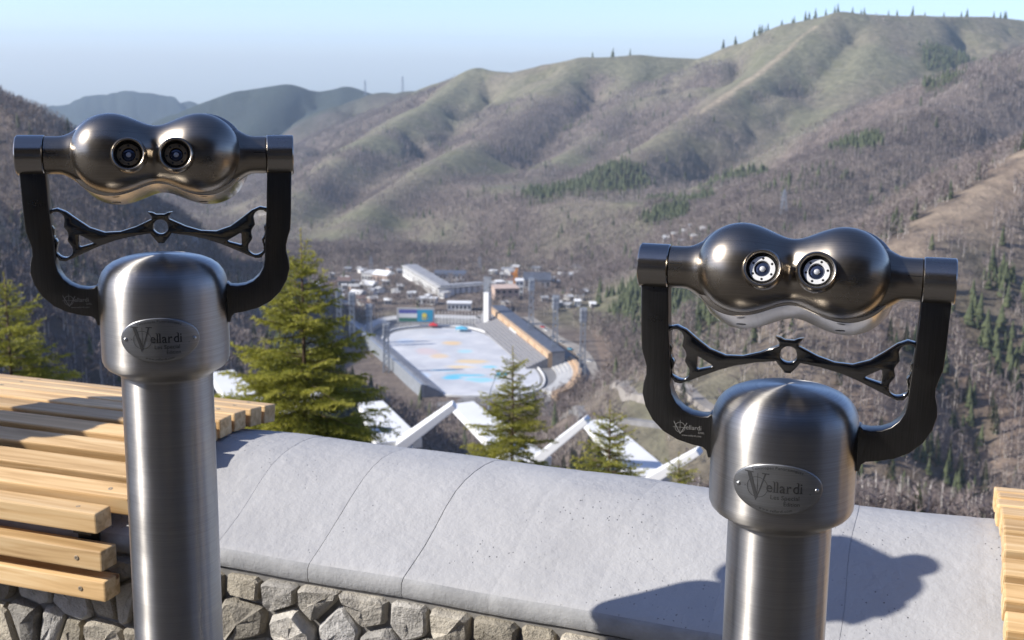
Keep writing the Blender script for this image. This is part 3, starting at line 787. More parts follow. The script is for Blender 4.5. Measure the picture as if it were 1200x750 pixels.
    for i in range(len(rg)-2): fs += [(1+i*N+k, 1+i*N+(k+1) % N, 1+(i+1)*N+(k+1) % N, 1+(i+1)*N+k) for k in range(N)]
    mb.add(vs, fs); plate = up(mb.build('name_plate', M['plate'], root, angle=60))
    eng = MB()
    def put(V, Fs, x0, z0, lift=.0024): eng.add([on_cap(x0+x, pc+z0+y, lift) for x, y in V], Fs)
    def strip(P, w):                               # thin engraved line
        for (x0, z0), (x1, z1) in zip(P[:-1], P[1:]):
            l = math.hypot(x1-x0, z1-z0); nx, nz = -(z1-z0)/l*w/2, (x1-x0)/l*w/2
            put([(x0+nx, z0+nz), (x0-nx, z0-nz), (x1-nx, z1-nz), (x1+nx, z1+nz)], [(0, 1, 2, 3)], 0, 0, .00235)
    # big serif V
    vx, vt, vb = -.0255, .0180, -.0165
    put([(-.0105, 0), (-.0052, 0), (.0042, -.0300), (.0012, -.0345), (-.0098, -.0025)], [(0, 1, 2, 3, 4)], vx, vt)
    put([(.0110, 0), (.0130, 0), (.0030, -.0310), (.0012, -.0345)], [(0, 1, 2, 3)], vx, vt)
    put([(-.0135, .0010), (-.0025, .0010), (-.0025, -.0004), (-.0135, -.0004)], [(0, 1, 2, 3)], vx, vt, .00238)
    put([(.0080, .0010), (.0165, .0010), (.0165, -.0004), (.0080, -.0004)], [(0, 1, 2, 3)], vx, vt, .00238)
    cc = (vx+.0028, .0005)
    strip([(cc[0]+.0125*math.cos(a), cc[1]+.0125*math.sin(a)) for a in np.linspace(0, 2*np.pi, 41)], .0006)
    strip([(cc[0], cc[1]+.0175), (cc[0], cc[1]-.013)], .0006); strip([(cc[0]-.0165, cc[1]), (cc[0]+.019, cc[1])], .0006)
    # the remaining letters, with small serif feet
    x = -.0118
    for ch in 'ellardi':
        V, Fs = text_mesh(ch, .0185, .00012); w = max(v[0] for v in V); mn = min(v[0] for v in V)
        put([((a-mn)*.88, b) for a, b in V], Fs, x, -.0035)
        wd = (w-mn)*.88
        if ch in 'lri': put([(-.0011, 0), (.0026 if ch != 'r' else .0024, 0), (.0026 if ch != 'r' else .0024, .0008), (-.0011, .0008)], [(0, 1, 2, 3)], x, -.0035, .00239)
        if ch in 'ld': put([(-.0014 if ch == 'l' else wd-.003, .0128), (.0006 if ch == 'l' else wd-.001, .0128), (.0006 if ch == 'l' else wd-.001, .0136), (-.0014 if ch == 'l' else wd-.003, .0136)], [(0, 1, 2, 3)], x, -.0035, .00239)
        x += wd+.0017
    put([(0, 0), (.0500, 0), (.0500, .0006), (0, .0006)], [(0, 1, 2, 3)], -.0100, -.0052)
    V, Fs = text_mesh('Les Special', .0078); put(V, Fs, -.0070, -.0122)
    V, Fs = text_mesh('Edition', .0068); put(V, Fs, .0085, -.0195)
    def arc(txt, size, top):
        # letters set round the rim
        tw = []; 
        for ch in txt:
            if ch == ' ': tw.append((None, size*.3)); continue
            V, Fs = text_mesh(ch, size); mn = min(v[0] for v in V); tw.append(((V, Fs, mn), max(v[0] for v in V)-mn+size*.13))
        tot = sum(w for _, w in tw); s = -tot/2
        for it, w in tw:
            if it:
                V, Fs, mn = it; m = s+w/2
                ex, ez = aw*.86, ah*(.80 if top else .90)
                t = max(-.97, min(.97, m/ex)); z = ez*math.sqrt(1-t*t); slope = -(ez/ex)*t/max(.25, math.sqrt(1-t*t))
                if not top: z, slope = -z, -slope
                an = math.atan(slope); c, sn = math.cos(an), math.sin(an)
                put([(m+(a-mn-w/2)*c-b*sn, z+(a-mn-w/2)*sn+b*c) for a, b in V], Fs, 0, 0)
            s += w
    arc('Telescopes Panoramiques', .0052, True); arc('www.vellardi.com', .0048, False)
    me = eng.mesh('e', fix=False); en = link_mesh('engraved_lettering', me, M['ink'], plate)
    for sgn in (-1, 1):
        xx = sgn*.0475; mb = MB()
        p = Vector(on_cap(xx, pc, .0018)); a = xx/CAPR
        mb.lathe([(.0028, 0), (.0026, .0012), (.0016, .0021), (0, .0025)], 16, Matrix.Translation(p) @ Matrix.Rotation(a, 4, 'Z') @ Matrix.Rotation(rad(90), 4, 'X'))
        mb.build('plate_rivet', M['screw'], plate, smooth=True)
    # laser marking on the arms
    mk = MB(); yy = -.0136
    def flat(V, Fs, x0, z0): mk.add([(x0+x, yy, z0+z) for x, z in V], Fs)
    def line(P, w):
        for (x0, z0), (x1, z1) in zip(P[:-1], P[1:]):
            l = math.hypot(x1-x0, z1-z0); nx, nz = -(z1-z0)/l*w/2, (x1-x0)/l*w/2
            flat([(x0+nx, z0+nz), (x0-nx, z0-nz), (x1-nx, z1-nz), (x1+nx, z1+nz)], [(0, 1, 2, 3)], 0, 0)
    c = (-.1345, -.2035)
    line([(c[0]+.0066*math.cos(a), c[1]+.0066*math.sin(a)) for a in np.linspace(0, 2*np.pi, 30)], .0006)
    line([(c[0], c[1]+.0095), (c[0], c[1]-.0085)], .0005); line([(c[0]-.0095, c[1]), (c[0]+.0095, c[1])], .0005)
    line([(c[0]-.0085, c[1]+.0075), (c[0]+.0004, c[1]-.0085), (c[0]+.009, c[1]+.0062)], .0009)
    V, Fs = text_mesh('ellardi', .0085); flat(V, Fs, -.1270, -.2055)
    V, Fs = text_mesh('SARL', .0038); flat(V, Fs, -.1105, -.2100)
    V, Fs = text_mesh('www.vellardi.com', .0036); flat(V, Fs, -.1320, -.2145)
    mo = up(link_mesh('arm_marking', mk.mesh('m', fix=False), M['engrave'], root), KX)
    return root
VL = (-.487, 1.760, -.133); VR = (.333, 1.500, -.245)
make_viewer('viewing_binoculars', VL, rad(10), rad(14), 'taller steel viewing binoculars on a post beside the slatted bench end', M['darkring'])
make_viewer('viewing_binoculars', VR, rad(-16), rad(21), 'shorter dark steel viewing binoculars with bright lens rings', M['alu'])

# ---- unseen pavilion, added behind the camera and made tall to darken metal reflections
pav = empty('added_pavilion', (0, -5.2, DECK)); tag(pav, 'tall dark timber-clad pavilion added unseen behind the terrace for metal reflections', 'building')
mb = MB(); mb.box((0, -.9, 3.1), (17, .3, 6.2)); mb.build('wall', M['cladding'], pav)
mb = MB(); mb.box((0, .1, 6.33), (18, 3.4, .25)); mb.build('roof', M['cladding'], pav)
mb = MB(); mb.box((0, -.45, .16), (17, .5, .3)); mb.build('plinth', M['stone'], pav)
for k in range(10):
    mb = MB(); mb.box((-8+k*1.8, .9, 3.1), (.16, .16, 6.2)); mb.build('column', M['pine'], pav, bevel=.01)
for k in range(9):
    mb = MB(); mb.box((-7.1+k*1.8, -.72, 1.7), (1.3, .06, 2.3)); mb.build('window', M['lens'], pav)
# unseen viewer added left of the frame to cast shade across the bench slats
make_viewer('viewing_binoculars', (-1.74, 2.43, -.17), rad(30), rad(12), 'unseen steel viewer added to shade the slatted bench', M['alu'])
# unseen slatted planter, added to give the grip bar a golden reflection
pl = empty('added_planter', (.55, -3.6, DECK), rad(45)); tag(pl, 'low golden timber planter box added unseen to reflect in the grip bar', 'planter')
for k in range(5):
    for a in range(4):
        mb = MB(); mb.box((0, 0, 0), (1.3, .04, .15)); o = mb.build('slat', M['pine'], pl, bevel=.004)
        o.rotation_euler = (0, 0, rad(90*a)); o.location = Vector((math.sin(rad(90*a))*.66, -math.cos(rad(90*a))*.66, .12+k*.17))
mb = MB(); mb.box((0, 0, .42), (1.25, 1.25, .8)); mb.build('soil', M['paving'], pl)
# ================================================================ stadium and settlement in the valley
M['white'] = simple('white_paint', (.74, .74, .72), .6, 0, .08, .8)
M['concrete'] = simple('pale_concrete', (.46, .455, .44), .85, 0, .15, .25)
M['greyconc'] = simple('grey_concrete', (.26, .265, .28), .85, 0, .2, .2)
M['tan'] = simple('tan_cladding', (.52, .36, .22), .8, 0, .12, .2)
M['pink'] = simple('pink_render', (.50, .38, .31), .8, 0, .12, .2)
M['darkroof'] = simple('slate_roof', (.085, .095, .12), .6, 0, .25, .3)
M['redroof'] = simple('brown_roof', (.16, .11, .095), .8, 0, .25, .3)
M['mast'] = simple('mast_steel', (.33, .36, .40), .5, .3, .15, .4)
M['glass'] = simple('window_glass', (.05, .06, .075), .15, 0, .3, .5)
M['asphalt'] = simple('asphalt', (.20, .195, .19), .9, 0, .2, .3)
M['dirt'] = simple('gravel_road', (.27, .245, .215), .95, 0, .25, .15)
M['orange'] = simple('orange_paint', (.62, .25, .05), .6, 0, .12, .3)
M['seats'] = simple('grey_seats', (.24, .235, .24), .8, 0, .3, 1.2)
M['lampglass'] = simple('lamp_glass', (.65, .66, .66), .4, 0, .1, 1)
M['fl_blue'] = simple('flag_blue', (.09, .10, .36), .6, 0, .06, .2); M['fl_green'] = simple('flag_green', (.04, .17, .12), .6, 0, .06, .2)
M['fl_teal'] = simple('flag_turquoise', (.02, .30, .48), .6, 0, .06, .2); M['fl_gold'] = simple('flag_gold', (.75, .62, .08), .6, 0, .06, .2)
# ice: worn white sheet with large painted fields
m, nt, b = new_mat('painted_ice'); tc = nd(nt, 'ShaderNodeTexCoord')
def fld(scale, lo, hi, off):
    mp = nd(nt, 'ShaderNodeMapping'); mp.inputs['Location'].default_value = off; nt.links.new(tc.outputs['Object'], mp.inputs[0])
    n = nd(nt, 'ShaderNodeTexNoise'); n.inputs['Scale'].default_value = scale; n.inputs['Detail'].default_value = 3; nt.links.new(mp.outputs[0], n.inputs['Vector'])
    return ramp(nt, n.outputs['Fac'], [(lo, (0, 0, 0)), (hi, (1, 1, 1))])
sx_ = nd(nt, 'ShaderNodeSeparateXYZ'); nt.links.new(tc.outputs['Object'], sx_.inputs[0])
def spot(cx, cy, rx, ry):
    vm = nd(nt, 'ShaderNodeVectorMath', operation='SUBTRACT'); vm.inputs[1].default_value = (cx, cy, 0); nt.links.new(tc.outputs['Object'], vm.inputs[0])
    v2 = nd(nt, 'ShaderNodeVectorMath', operation='MULTIPLY'); v2.inputs[1].default_value = (1/rx, 1/ry, 0); nt.links.new(vm.outputs[0], v2.inputs[0])
    ln = nd(nt, 'ShaderNodeVectorMath', operation='LENGTH'); nt.links.new(v2.outputs[0], ln.inputs[0])
    n = nd(nt, 'ShaderNodeTexNoise'); n.inputs['Scale'].default_value = .06; n.inputs['Detail'].default_value = 3; nt.links.new(tc.outputs['Object'], n.inputs['Vector'])
    a = nd(nt, 'ShaderNodeMath', operation='MULTIPLY_ADD'); a.inputs[1].default_value = .8; nt.links.new(n.outputs['Fac'], a.inputs[0]); nt.links.new(ln.outputs[1 if 'Value' not in [o.name for o in ln.outputs] else 'Value'], a.inputs[2])
    return ramp(nt, a.outputs[0], [(.72, (.95, .95, .95)), (1.0, (0, 0, 0))]), a
cur = ramp(nt, noise(nt, .045, 4), [(.35, (.46, .47, .49)), (.65, (.64, .64, .64))])
ICE0 = atz(545, 425, ZR)
def over(cur, maskc, colr):
    mx = nd(nt, 'ShaderNodeMix', data_type='RGBA'); nt.links.new(maskc, mx.inputs[0]); nt.links.new(cur, mx.inputs[6]); mx.inputs[7].default_value = (*colr, 1); return mx.outputs[2]
def spotpx(px, py, rx, ry):
    p = atz(px, py, ZR)-ICE0
    mr = spot(p.x, p.y, rx, ry)[0]; return mr
for px, py, rx, ry, colr in [(500, 412, 18, 22, (.62, .52, .50)), (530, 402, 15, 14, (.72, .52, .28)), (552, 424, 22, 12, (.72, .55, .30)), (548, 440, 22, 7, (.16, .52, .66)), (575, 430, 12, 8, (.22, .58, .70)),
                             (530, 443, 12, 9, (.12, .50, .68)), (518, 434, 16, 5, (.35, .62, .70)), (545, 412, 10, 12, (.40, .62, .66)), (585, 441, 8, 7, (.2, .58, .70)), (475, 400, 14, 16, (.5, .56, .64)), (565, 445, 22, 12, (.30, .60, .72)), (515, 418, 14, 14, (.70, .54, .36)), (540, 430, 20, 9, (.74, .58, .34)), (495, 440, 12, 16, (.52, .60, .70)), (600, 440, 14, 14, (.66, .62, .56)), (510, 395, 22, 10, (.58, .60, .62))]:
    cur = over(cur, spotpx(px, py, rx, ry), colr)
nt.links.new(cur, b.inputs['Base Color']); b.inputs['Roughness'].default_value = .55; M['ice'] = m

def zpoly(L, z=ZR): return [atz(px, py, z) for px, py in L]
def sheet(name, pts, z, mat, lift=0.0, origin=None):
    o = Vector(origin) if origin is not None else Vector((0, 0, 0))
    mb = MB(); mb.add([(p.x-o.x, p.y-o.y, z+lift-o.z) for p in pts], [tuple(range(len(pts)))]); ob = mb.build(name, mat); ob.location = o; return ob
# paved ground, ice, ring wall
pv = smooth_loop([(p.x, p.y) for p in zpoly([(413, 386), (440, 376), (510, 371), (590, 372), (640, 395), (684, 430), (680, 462), (600, 474), (505, 470), (455, 430)])], 6)
mb = MB(); mb.prism(pv, ZR-1, ZR+.06); tag(mb.build('stadium_forecourt', M['asphalt']), kind='structure')
ICEL = smooth_loop([(p.x, p.y) for p in zpoly([(452, 399), (464, 389), (495, 385), (535, 385), (563, 390), (592, 405), (618, 424), (632, 441), (628, 454), (604, 461), (560, 463), (516, 461), (491, 452), (474, 432), (459, 413)])], 8)
mb = MB(); mb.add([(x-ICE0.x, y-ICE0.y, .12) for x, y in ICEL], [tuple(range(len(ICEL)))]); ice = mb.build('skating_rink', M['ice']); ice.location = ICE0; tag(ice, kind='structure')
cen = np.mean(np.array(ICEL), 0)
def ring(name, k0, k1, z0, z1, mat, label, cat):
    n = len(ICEL); mb = MB(); vs = []
    def off(k): return [(cen[0]+(x-cen[0])*k, cen[1]+(y-cen[1])*k) for x, y in ICEL]
    a, c = off(k0), off(k1)
    vs = [(x, y, ZR+z0) for x, y in a]+[(x, y, ZR+z1) for x, y in a]+[(x, y, ZR+z1) for x, y in c]+[(x, y, ZR+z0) for x, y in c]
    fs = [(j*n+i, j*n+(i+1) % n, ((j+1) % 4)*n+(i+1) % n, ((j+1) % 4)*n+i) for j in range(4) for i in range(n)]
    mb.add(vs, fs); o = mb.build(name, mat); tag(o, label, cat); return o
ring('rink_barrier', 1.045, 1.06, 0, 1.3, M['white'], 'low white barrier running round the oval ice sheet', 'barrier')

def lbox(mb, a, b, t, z0, z1, side=1):
    """wall-like box along a-b, thickness t to one side"""
    d = (b-a); d.z = 0; d.normalize(); n = Vector((-d.y, d.x, 0))*t*side
    mb.prism([(a.x, a.y), (b.x, b.y), (b.x+n.x, b.y+n.y), (a.x+n.x, a.y+n.y)], z0, z1)
# main grandstand on the right of the ice
ga, gb = atz(577, 374, ZR), atz(647, 431, ZR); g = empty('grandstand', (ga+gb)/2); tag(g, 'long grandstand with tan back wall and slate roof beside the ice', 'grandstand')
GO = Vector(g.location)
d = (gb-ga).normalized(); n = Vector((d.y, -d.x, 0)); n = n if n.x < 0 else -n       # towards the ice
n.z = 0
def gbox(name, mat, n0, n1, z0, z1, a=ga, b_=gb, s0=0.0, s1=1.0):
    p, q = a+(b_-a)*s0, a+(b_-a)*s1; mb = MB()
    mb.prism([((p+n*k).x-GO.x, (p+n*k).y-GO.y) for k in (n0, n1)]+[((q+n*k).x-GO.x, (q+n*k).y-GO.y) for k in (n1, n0)], z0, z1); return mb.build(name, mat, g)
bw = gbox('back_wall', M['tan'], 0, 3, 0, 10)
for k in range(9): gbox('wall_pier', M['tan'], 3.0, 3.35, 3.6, 9.4, s0=.04+k*.108, s1=.055+k*.108)
gbox('roof', M['darkroof'], -9, .6, 10.0, 10.9)
gbox('rear_block', M['greyconc'], -8.5, -.02, 0, 9.9)
gbox('sign_panel', M['white'], 3.4, 3.7, 3.8, 7.4, s0=.40, s1=.52)
for k in range(7): gbox('seating_row', M['seats'], 3.02+k*2.1, 3.0+(k+1)*2.1, 0, 6.4-k*.85)
for k in range(4): gbox('aisle', M['concrete'], 3.1, 17.6, .2, .5, s0=.1+k*.25, s1=.115+k*.25)
# curved tan end of the grandstand
en = empty('curved_stand', atz(646, 442, ZR)); tag(en, 'curved tan terrace closing the near end of the grandstand', 'grandstand'); EO = Vector(en.location)
ec = atz(612, 440, ZR)
for k in range(6):
    R0, R1 = 22+k*2.6, 22+(k+1)*2.6; A = np.linspace(rad(-58), rad(28), 18); P = [(ec.x+R1*math.cos(a)-EO.x, ec.y+R1*2.0*math.sin(a)-EO.y) for a in A]+[(ec.x+R0*math.cos(a)-EO.x, ec.y+R0*2.0*math.sin(a)-EO.y) for a in A[::-1]]
    mb = MB(); mb.prism(P, 0, 1.0+k*.8); mb.build('terrace_step', M['concrete'] if k < 4 else M['tan'], en)
# left stand: sloping blue-grey wall
la, lb = atz(410, 386, ZR), atz(497, 466, ZR); ls = empty('side_stand', (la+lb)/2); tag(ls, 'low blue-grey side stand with sloping tiers left of the ice', 'grandstand'); LO = Vector(ls.location)
d = (lb-la).normalized(); n = Vector((-d.y, d.x, 0)); n = n if n.x > 0 else -n
for k in range(5):
    mb = MB(); p, q = la-LO, lb-LO
    mb.prism([((p+n*(k*2.4)).x, (p+n*(k*2.4)).y), ((q+n*(k*2.4)).x, (q+n*(k*2.4)).y), ((q+n*(k*2.4+2.38)).x, (q+n*(k*2.4+2.38)).y), ((p+n*(k*2.4+2.38)).x, (p+n*(k*2.4+2.38)).y)], 0, 7.5-k*1.3); mb.build('seating_row', M['greyconc'], ls)
mb = MB(); p, q = la-LO, lb-LO; mb.prism([(p.x, p.y), (q.x, q.y), ((q-n*2).x, (q-n*2).y), ((p-n*2).x, (p-n*2).y)], 0, 8.2); mb.build('back_wall', M['mast'], ls)
# far curve: low terrace behind the scoreboard
fa = smooth_loop([(p.x, p.y) for p in zpoly([(430, 392), (455, 380), (500, 377), (560, 378), (560, 375), (500, 373), (450, 376), (424, 388)])], 5)
mb = MB(); mb.prism([(x, y) for x, y in fa], ZR, ZR+3); tag(mb.build('far_terrace', M['concrete']), 'low pale terrace curving behind the far end of the ice', 'terrace')
# scoreboard
sb0 = atz(465, 384, ZR); sb1 = atz(509, 383, ZR); k_ = sb0.y/F; sbr = empty('scoreboard', (sb0+sb1)/2); tag(sbr, 'stadium scoreboard showing two national flags side by side', 'scoreboard'); W_ = (sb1-sb0).length
mb = MB(); mb.box((0, .6, 9.2), (W_, 1.0, 11.0)); mb.build('casing', M['concrete'], sbr)
def flg(name, x0, x1, z0, z1, mat, y=-.02):
    mb = MB(); mb.box(((x0+x1)/2*W_, y, (z0+z1)/2), ((x1-x0)*W_, .2, z1-z0)); return mb.build(name, mat, sbr)
flg('screen_stripe', -.44, .04, 10.6, 13.4, M['fl_blue']); flg('screen_stripe', -.44, .04, 7.3, 10.6, M['white']); flg('screen_stripe', -.44, .04, 4.4, 7.3, M['fl_green'])
flg('screen_flag', .041, .46, 4.4, 13.4, M['fl_teal'])
mb = MB(); mb.lathe([(1.9, 0), (1.9, .1), (0, .1)], 20, Matrix.Translation((.235*W_, -.2, 9.2)) @ Matrix.Rotation(rad(90), 4, 'X')); mb.build('sun_emblem', M['fl_gold'], sbr)
mb = MB(); mb.add([(.235*W_+x, -.25, 6.7+z) for x, z in ((-3, 1.0), (-1.5, .2), (0, -.3), (1.5, .2), (3, 1.0), (1.5, -.5), (0, -1.0), (-1.5, -.5))], [(0, 1, 7), (1, 2, 6, 7), (2, 3, 5, 6), (3, 4, 5)]); mb.build('eagle_emblem', M['fl_gold'], sbr)
for x in (-.4, -.13, .13, .4):
    mb = MB(); mb.box((x*W_, .6, 1.85), (.8, .8, 3.7)); mb.build('leg', M['concrete'], sbr)
# white torch tower with a lattice top
tw = atz(571, 382, ZR); tr_ = empty('stadium_tower', tw, rad(-32)); tag(tr_, 'tall slim white tower with grey lattice top at the far end of the grandstand', 'tower')
mb = MB(); mb.box((0, 0, 13), (4.6, 4.0, 26)); mb.build('shaft', M['white'], tr_, bevel=.15)
mb = MB()
for sx1 in (-1, 1):
    for sy1 in (-1, 1): mb.bar((sx1*2, sy1*1.7, 26), (sx1*2, sy1*1.7, 38), .45)
for z in np.arange(27, 38, 2.2):
    mb.bar((-2, -1.7, z), (2, -1.7, z+2), .3); mb.bar((2, -1.7, z), (-2, -1.7, z+2), .3); mb.bar((-2, 1.7, z), (2, 1.7, z+2), .3); mb.bar((-2, -1.7, z), (-2, 1.7, z+2), .3); mb.bar((2, -1.7, z), (2, 1.7, z+2), .3)
mb.build('lattice_top', M['mast'], tr_)
# floodlight masts
def mast(px, pyb, pyt, label):
    p = atz(px, pyb, ZR); h = (pyb-pyt)*p.y/F*1.02; r = empty('floodlight_mast', p); tag(r, label, 'floodlight', 'stadium floodlights')
    mb = MB(); w = 2.0
    for sx1 in (-1, 1):
        for sy1 in (-1, 1): mb.bar((sx1*w, sy1*w, 0), (sx1*w*.55, sy1*w*.55, h), .5)
    for k in range(9):
        z0, z1 = h*k/9, h*(k+1)/9; w0, w1 = w*(1-.45*k/9), w*(1-.45*(k+1)/9)
        for s_ in (-1, 1): mb.bar((-w0*s_, -w0, z0), (w1*s_, -w1, z1), .28); mb.bar((-w0, -w0*s_, z0), (-w1, w1*s_, z1), .28); mb.bar((-w0*s_, w0, z0), (w1*s_, w1, z1), .28)
    mb.build('mast_frame', M['mast'], r)
    mb = MB(); mb.box((0, 0, h-3.5), (4.6, 1.6, 9)); mb.build('lamp_frame', M['mast'], r)
    for i in range(3):
        for j in range(4):
            pass
    for i in range(2):
        for j in range(3): mb = MB(); mb.box((-1.1+i*2.2, -.95, h-6.6+j*2.9), (1.7, .25, 2.0)); mb.build('lamp', M['lampglass'], r)
for px, pyb, pyt, lab in [(398, 403, 338, 'outermost lattice floodlight mast behind the side stand'), (413, 406, 343, 'lattice floodlight mast at the far end of the side stand'), (433, 402, 357, 'short floodlight mast behind the far curve of the ice'),
                          (453, 436, 378, 'floodlight mast standing between the side stand and the ice'), (622, 402, 326, 'floodlight mast rising behind the far part of the grandstand'), (650, 424, 346, 'floodlight mast behind the middle of the grandstand'), (682, 447, 360, 'floodlight mast beside the road and the pine strip')]:
    mast(px, pyb, pyt, lab)
# flagpoles beside the scoreboard
for k in range(14):
    p = atz(514+k*3.9, 380.5, ZR); mb = MB(); mb.tube([(0, 0, 0), (0, 0, 10.5)], [.22, .14], 6); mb.lathe([(.0, 10.8), (.3, 10.65), (0, 10.5)], 6)
    o = mb.build('flagpole', M['white']); o.location = p; tag(o, 'thin pale flagpole in the row between scoreboard and white tower', 'flagpole', 'flagpoles behind the ice')

# ---- buildings
def house(name, px0, px1, pyb, hgt, depth, wm, rm, label, rot=0.0, roof='flat', rows=1, cols=3, cat='building', wwin=True, group=None):
    a = ground(px0, pyb, 500); c = ground(px1, pyb, 500); dd = (a.y+c.y)/2; a = Vector((a.x*dd/a.y, dd, 0)); c = Vector((c.x*dd/c.y, dd, 0))
    mid = (a+c)/2; W = (c-a).length; z = min(h1(a.x, dd), h1(c.x, dd), h1(mid.x, dd+depth))
    zt = max(h1(a.x, dd), h1(c.x, dd)); H = hgt+(zt-z)*.5
    r = empty(name, (mid.x, dd+depth/2, z-.5), rot); tag(r, label, cat, group)
    mb = MB(); mb.box((0, 0, H/2), (W, depth, H)); mb.build('wall', wm, r)
    mb = MB()
    if roof == 'flat': mb.box((0, 0, H+.35), (W+1.0, depth+1.0, .68))
    else:
        e = .7; rz = H+W*.0+min(W, depth)*.28
        mb.add([(-W/2-e, -depth/2-e, H+.02), (W/2+e, -depth/2-e, H+.02), (W/2+e, depth/2+e, H+.02), (-W/2-e, depth/2+e, H+.02), (-W/2-e, 0, rz), (W/2+e, 0, rz)], [(0, 1, 5, 4), (2, 3, 4, 5), (0, 4, 3), (1, 2, 5), (0, 3, 2, 1)])
    mb.build('roof', rm, r)
    if wwin:
        for i in range(rows):
            for j in range(cols):
                mb = MB(); mb.box((-W/2+W*(j+.5)/cols, -depth/2-.02, H*(i+.55)/rows), (W/cols*.5, .16, H/rows*.42)); mb.build('window', M['glass'], r)
    return r
# long hotel: angled wing and straight wing
hr = empty('hotel_building', ground(500, 347, 700)); tag(hr, 'long white angled hotel block with slate roof above the ice stadium', 'building'); HO = Vector(hr.location)
def wing(A, Bp, depth, h):
    A = A-HO; Bp = Bp-HO; A.z = Bp.z = 0; d = (Bp-A).normalized(); n = Vector((-d.y, d.x, 0)); n = n if n.y > 0 else -n
    P = lambda s, k: ((A+d*s+n*k).x, (A+d*s+n*k).y); L = (Bp-A).length
    mb = MB(); mb.prism([P(0, 0), P(L, 0), P(L, depth), P(0, depth)], -2, h); mb.build('wall', M['white'], hr)
    mb = MB(); mb.prism([P(-.8, -.8), P(L+.8, -.8), P(L+.8, depth+.8), P(-.8, depth+.8)], h+.01, h+1.1); mb.build('cornice', M['concrete'], hr)
    mb = MB(); mb.prism([P(1, 2), P(L-1, 2), P(L-1, depth-1), P(1, depth-1)], h+1.11, h+2.2); mb.build('roof', M['greyconc'], hr)
    nw = int(L/5)
    for fl in range(3):
        for k in range(nw):
            s = (k+.5)*L/nw; mb = MB(); z = h*(fl+.35)/3
            mb.prism([P(s-1.3, -.12), P(s+1.3, -.12), P(s+1.3, -.01), P(s-1.3, -.01)], z, z+h*.17); mb.build('window', M['glass'], hr)
q0, q1, q2 = atz(472, 330, ZR-8), atz(514, 352, ZR-4), atz(570, 347, ZR-4)
wing(q0, q1, 14, 7); wing(q1+Vector((1.2, 3, 0)), q2, 12, 6)
house('annex_building', 508, 545, 332, 9, 24, M['white'], M['darkroof'], 'white slate-roofed annex standing directly behind the hotel', cols=7, rows=2)
house('low_hall', 427, 441, 331, 9, 20, M['white'], M['concrete'], 'small white hall with bluish flat roof left of the hotel', rot=-.3, cols=4)
house('barn_building', 439, 459, 333, 9, 14, M['pink'], M['white'], 'low pale barn with white pitched roof beside the hotel', rot=-.5, roof='gable', cols=4)
house('shed_building', 424, 440, 341, 6, 12, M['concrete'], M['white'], 'white roofed shed on the slope below the small hall', rot=-.4, roof='gable', cols=3)
house('shed_building', 411, 426, 352, 6, 12, M['concrete'], M['white'], 'lone white roofed shed near the side stand masts', rot=-.5, roof='gable', cols=3)
house('cottage', 396, 410, 336, 6, 11, M['concrete'], M['redroof'], 'grey cottage with brown roof at the left edge of the settlement', roof='gable', cols=3)
house('kiosk', 477, 487, 350, 5, 8, M['white'], M['white'], 'tiny white kiosk in front of the hotel', cols=2)
house('long_shed', 490, 511, 357, 5, 9, M['white'], M['white'], 'white flat shed between the kiosk and the scoreboard', rot=-.2, cols=4)
house('pavilion', 524, 552, 364, 6, 10, M['white'], M['white'], 'long low white pavilion in front of the straight hotel wing', cols=6)
house('villa', 577, 606, 352, 10, 20, M['pink'], M['pink'], 'pinkish stepped villa beside the orange spire', rot=.2, cols=4, rows=2)
house('tower_block', 604, 613, 346, 13, 12, M['white'], M['white'], 'narrow white block between pink villa and slate roofed lodge', cols=2, rows=3)
house('lodge', 614, 645, 338, 9, 20, M['concrete'], M['darkroof'], 'broad lodge with dark slate roof at the foot of the mountain', roof='gable', cols=5)
house('cabin', 579, 592, 367, 4, 7, M['white'], M['white'], 'small white cabin at the foot of the tall white tower', cols=2)
house('cottage', 345, 372, 330, 5, 11, M['concrete'], M['greyconc'], 'long grey farmhouse on the far side of the big spruce', roof='gable', cols=4)
house('cottage', 655, 672, 330, 6, 11, M['pink'], M['white'], 'pale cottage with white roof right of the slate lodge', roof='gable', cols=3)
vl = ['white cottage at the lower edge of the hillside hamlet', 'cream cottage with white gable in the hillside hamlet', 'small tan hut in the hillside hamlet', 'broad white house in the middle of the hillside hamlet', 'grey roofed house in the hillside hamlet', 'pale house at the upper edge of the hillside hamlet', 'white shed above the hillside hamlet']
for k, (px, py, w) in enumerate([(782, 284, 9), (793, 280, 10), (800, 288, 8), (806, 277, 12), (815, 283, 9), (812, 270, 8), (826, 274, 9)]):
    house('cottage', px-w/2, px+w/2, py, 5, 8, [M['white'], M['tan'], M['concrete']][k % 3], [M['white'], M['concrete'], M['greyconc']][k % 3], vl[k], roof='gable', cols=2)
rh = random.Random(3)
for k in range(120):
    px = rh.uniform(365, 700); py = rh.uniform(316, 366)
    if 460 < px < 575 and py > 352: continue
    if 470 < px < 575 and py < 346: continue
    w = rh.uniform(4, 10)
    house('small_house', px-w/2, px+w/2, py, rh.uniform(3, 5.5), rh.uniform(6, 10), rh.choice([M['white'], M['concrete'], M['pink'], M['concrete']]), rh.choice([M['white'], M['white'], M['greyconc'], M['redroof'], M['concrete'], M['concrete']]), 'small house scattered among the trees of the valley settlement', rh.uniform(-.7, .7), rh.choice(['gable', 'gable', 'flat']), 1, 2, 'house', True, 'small houses of the valley settlement')
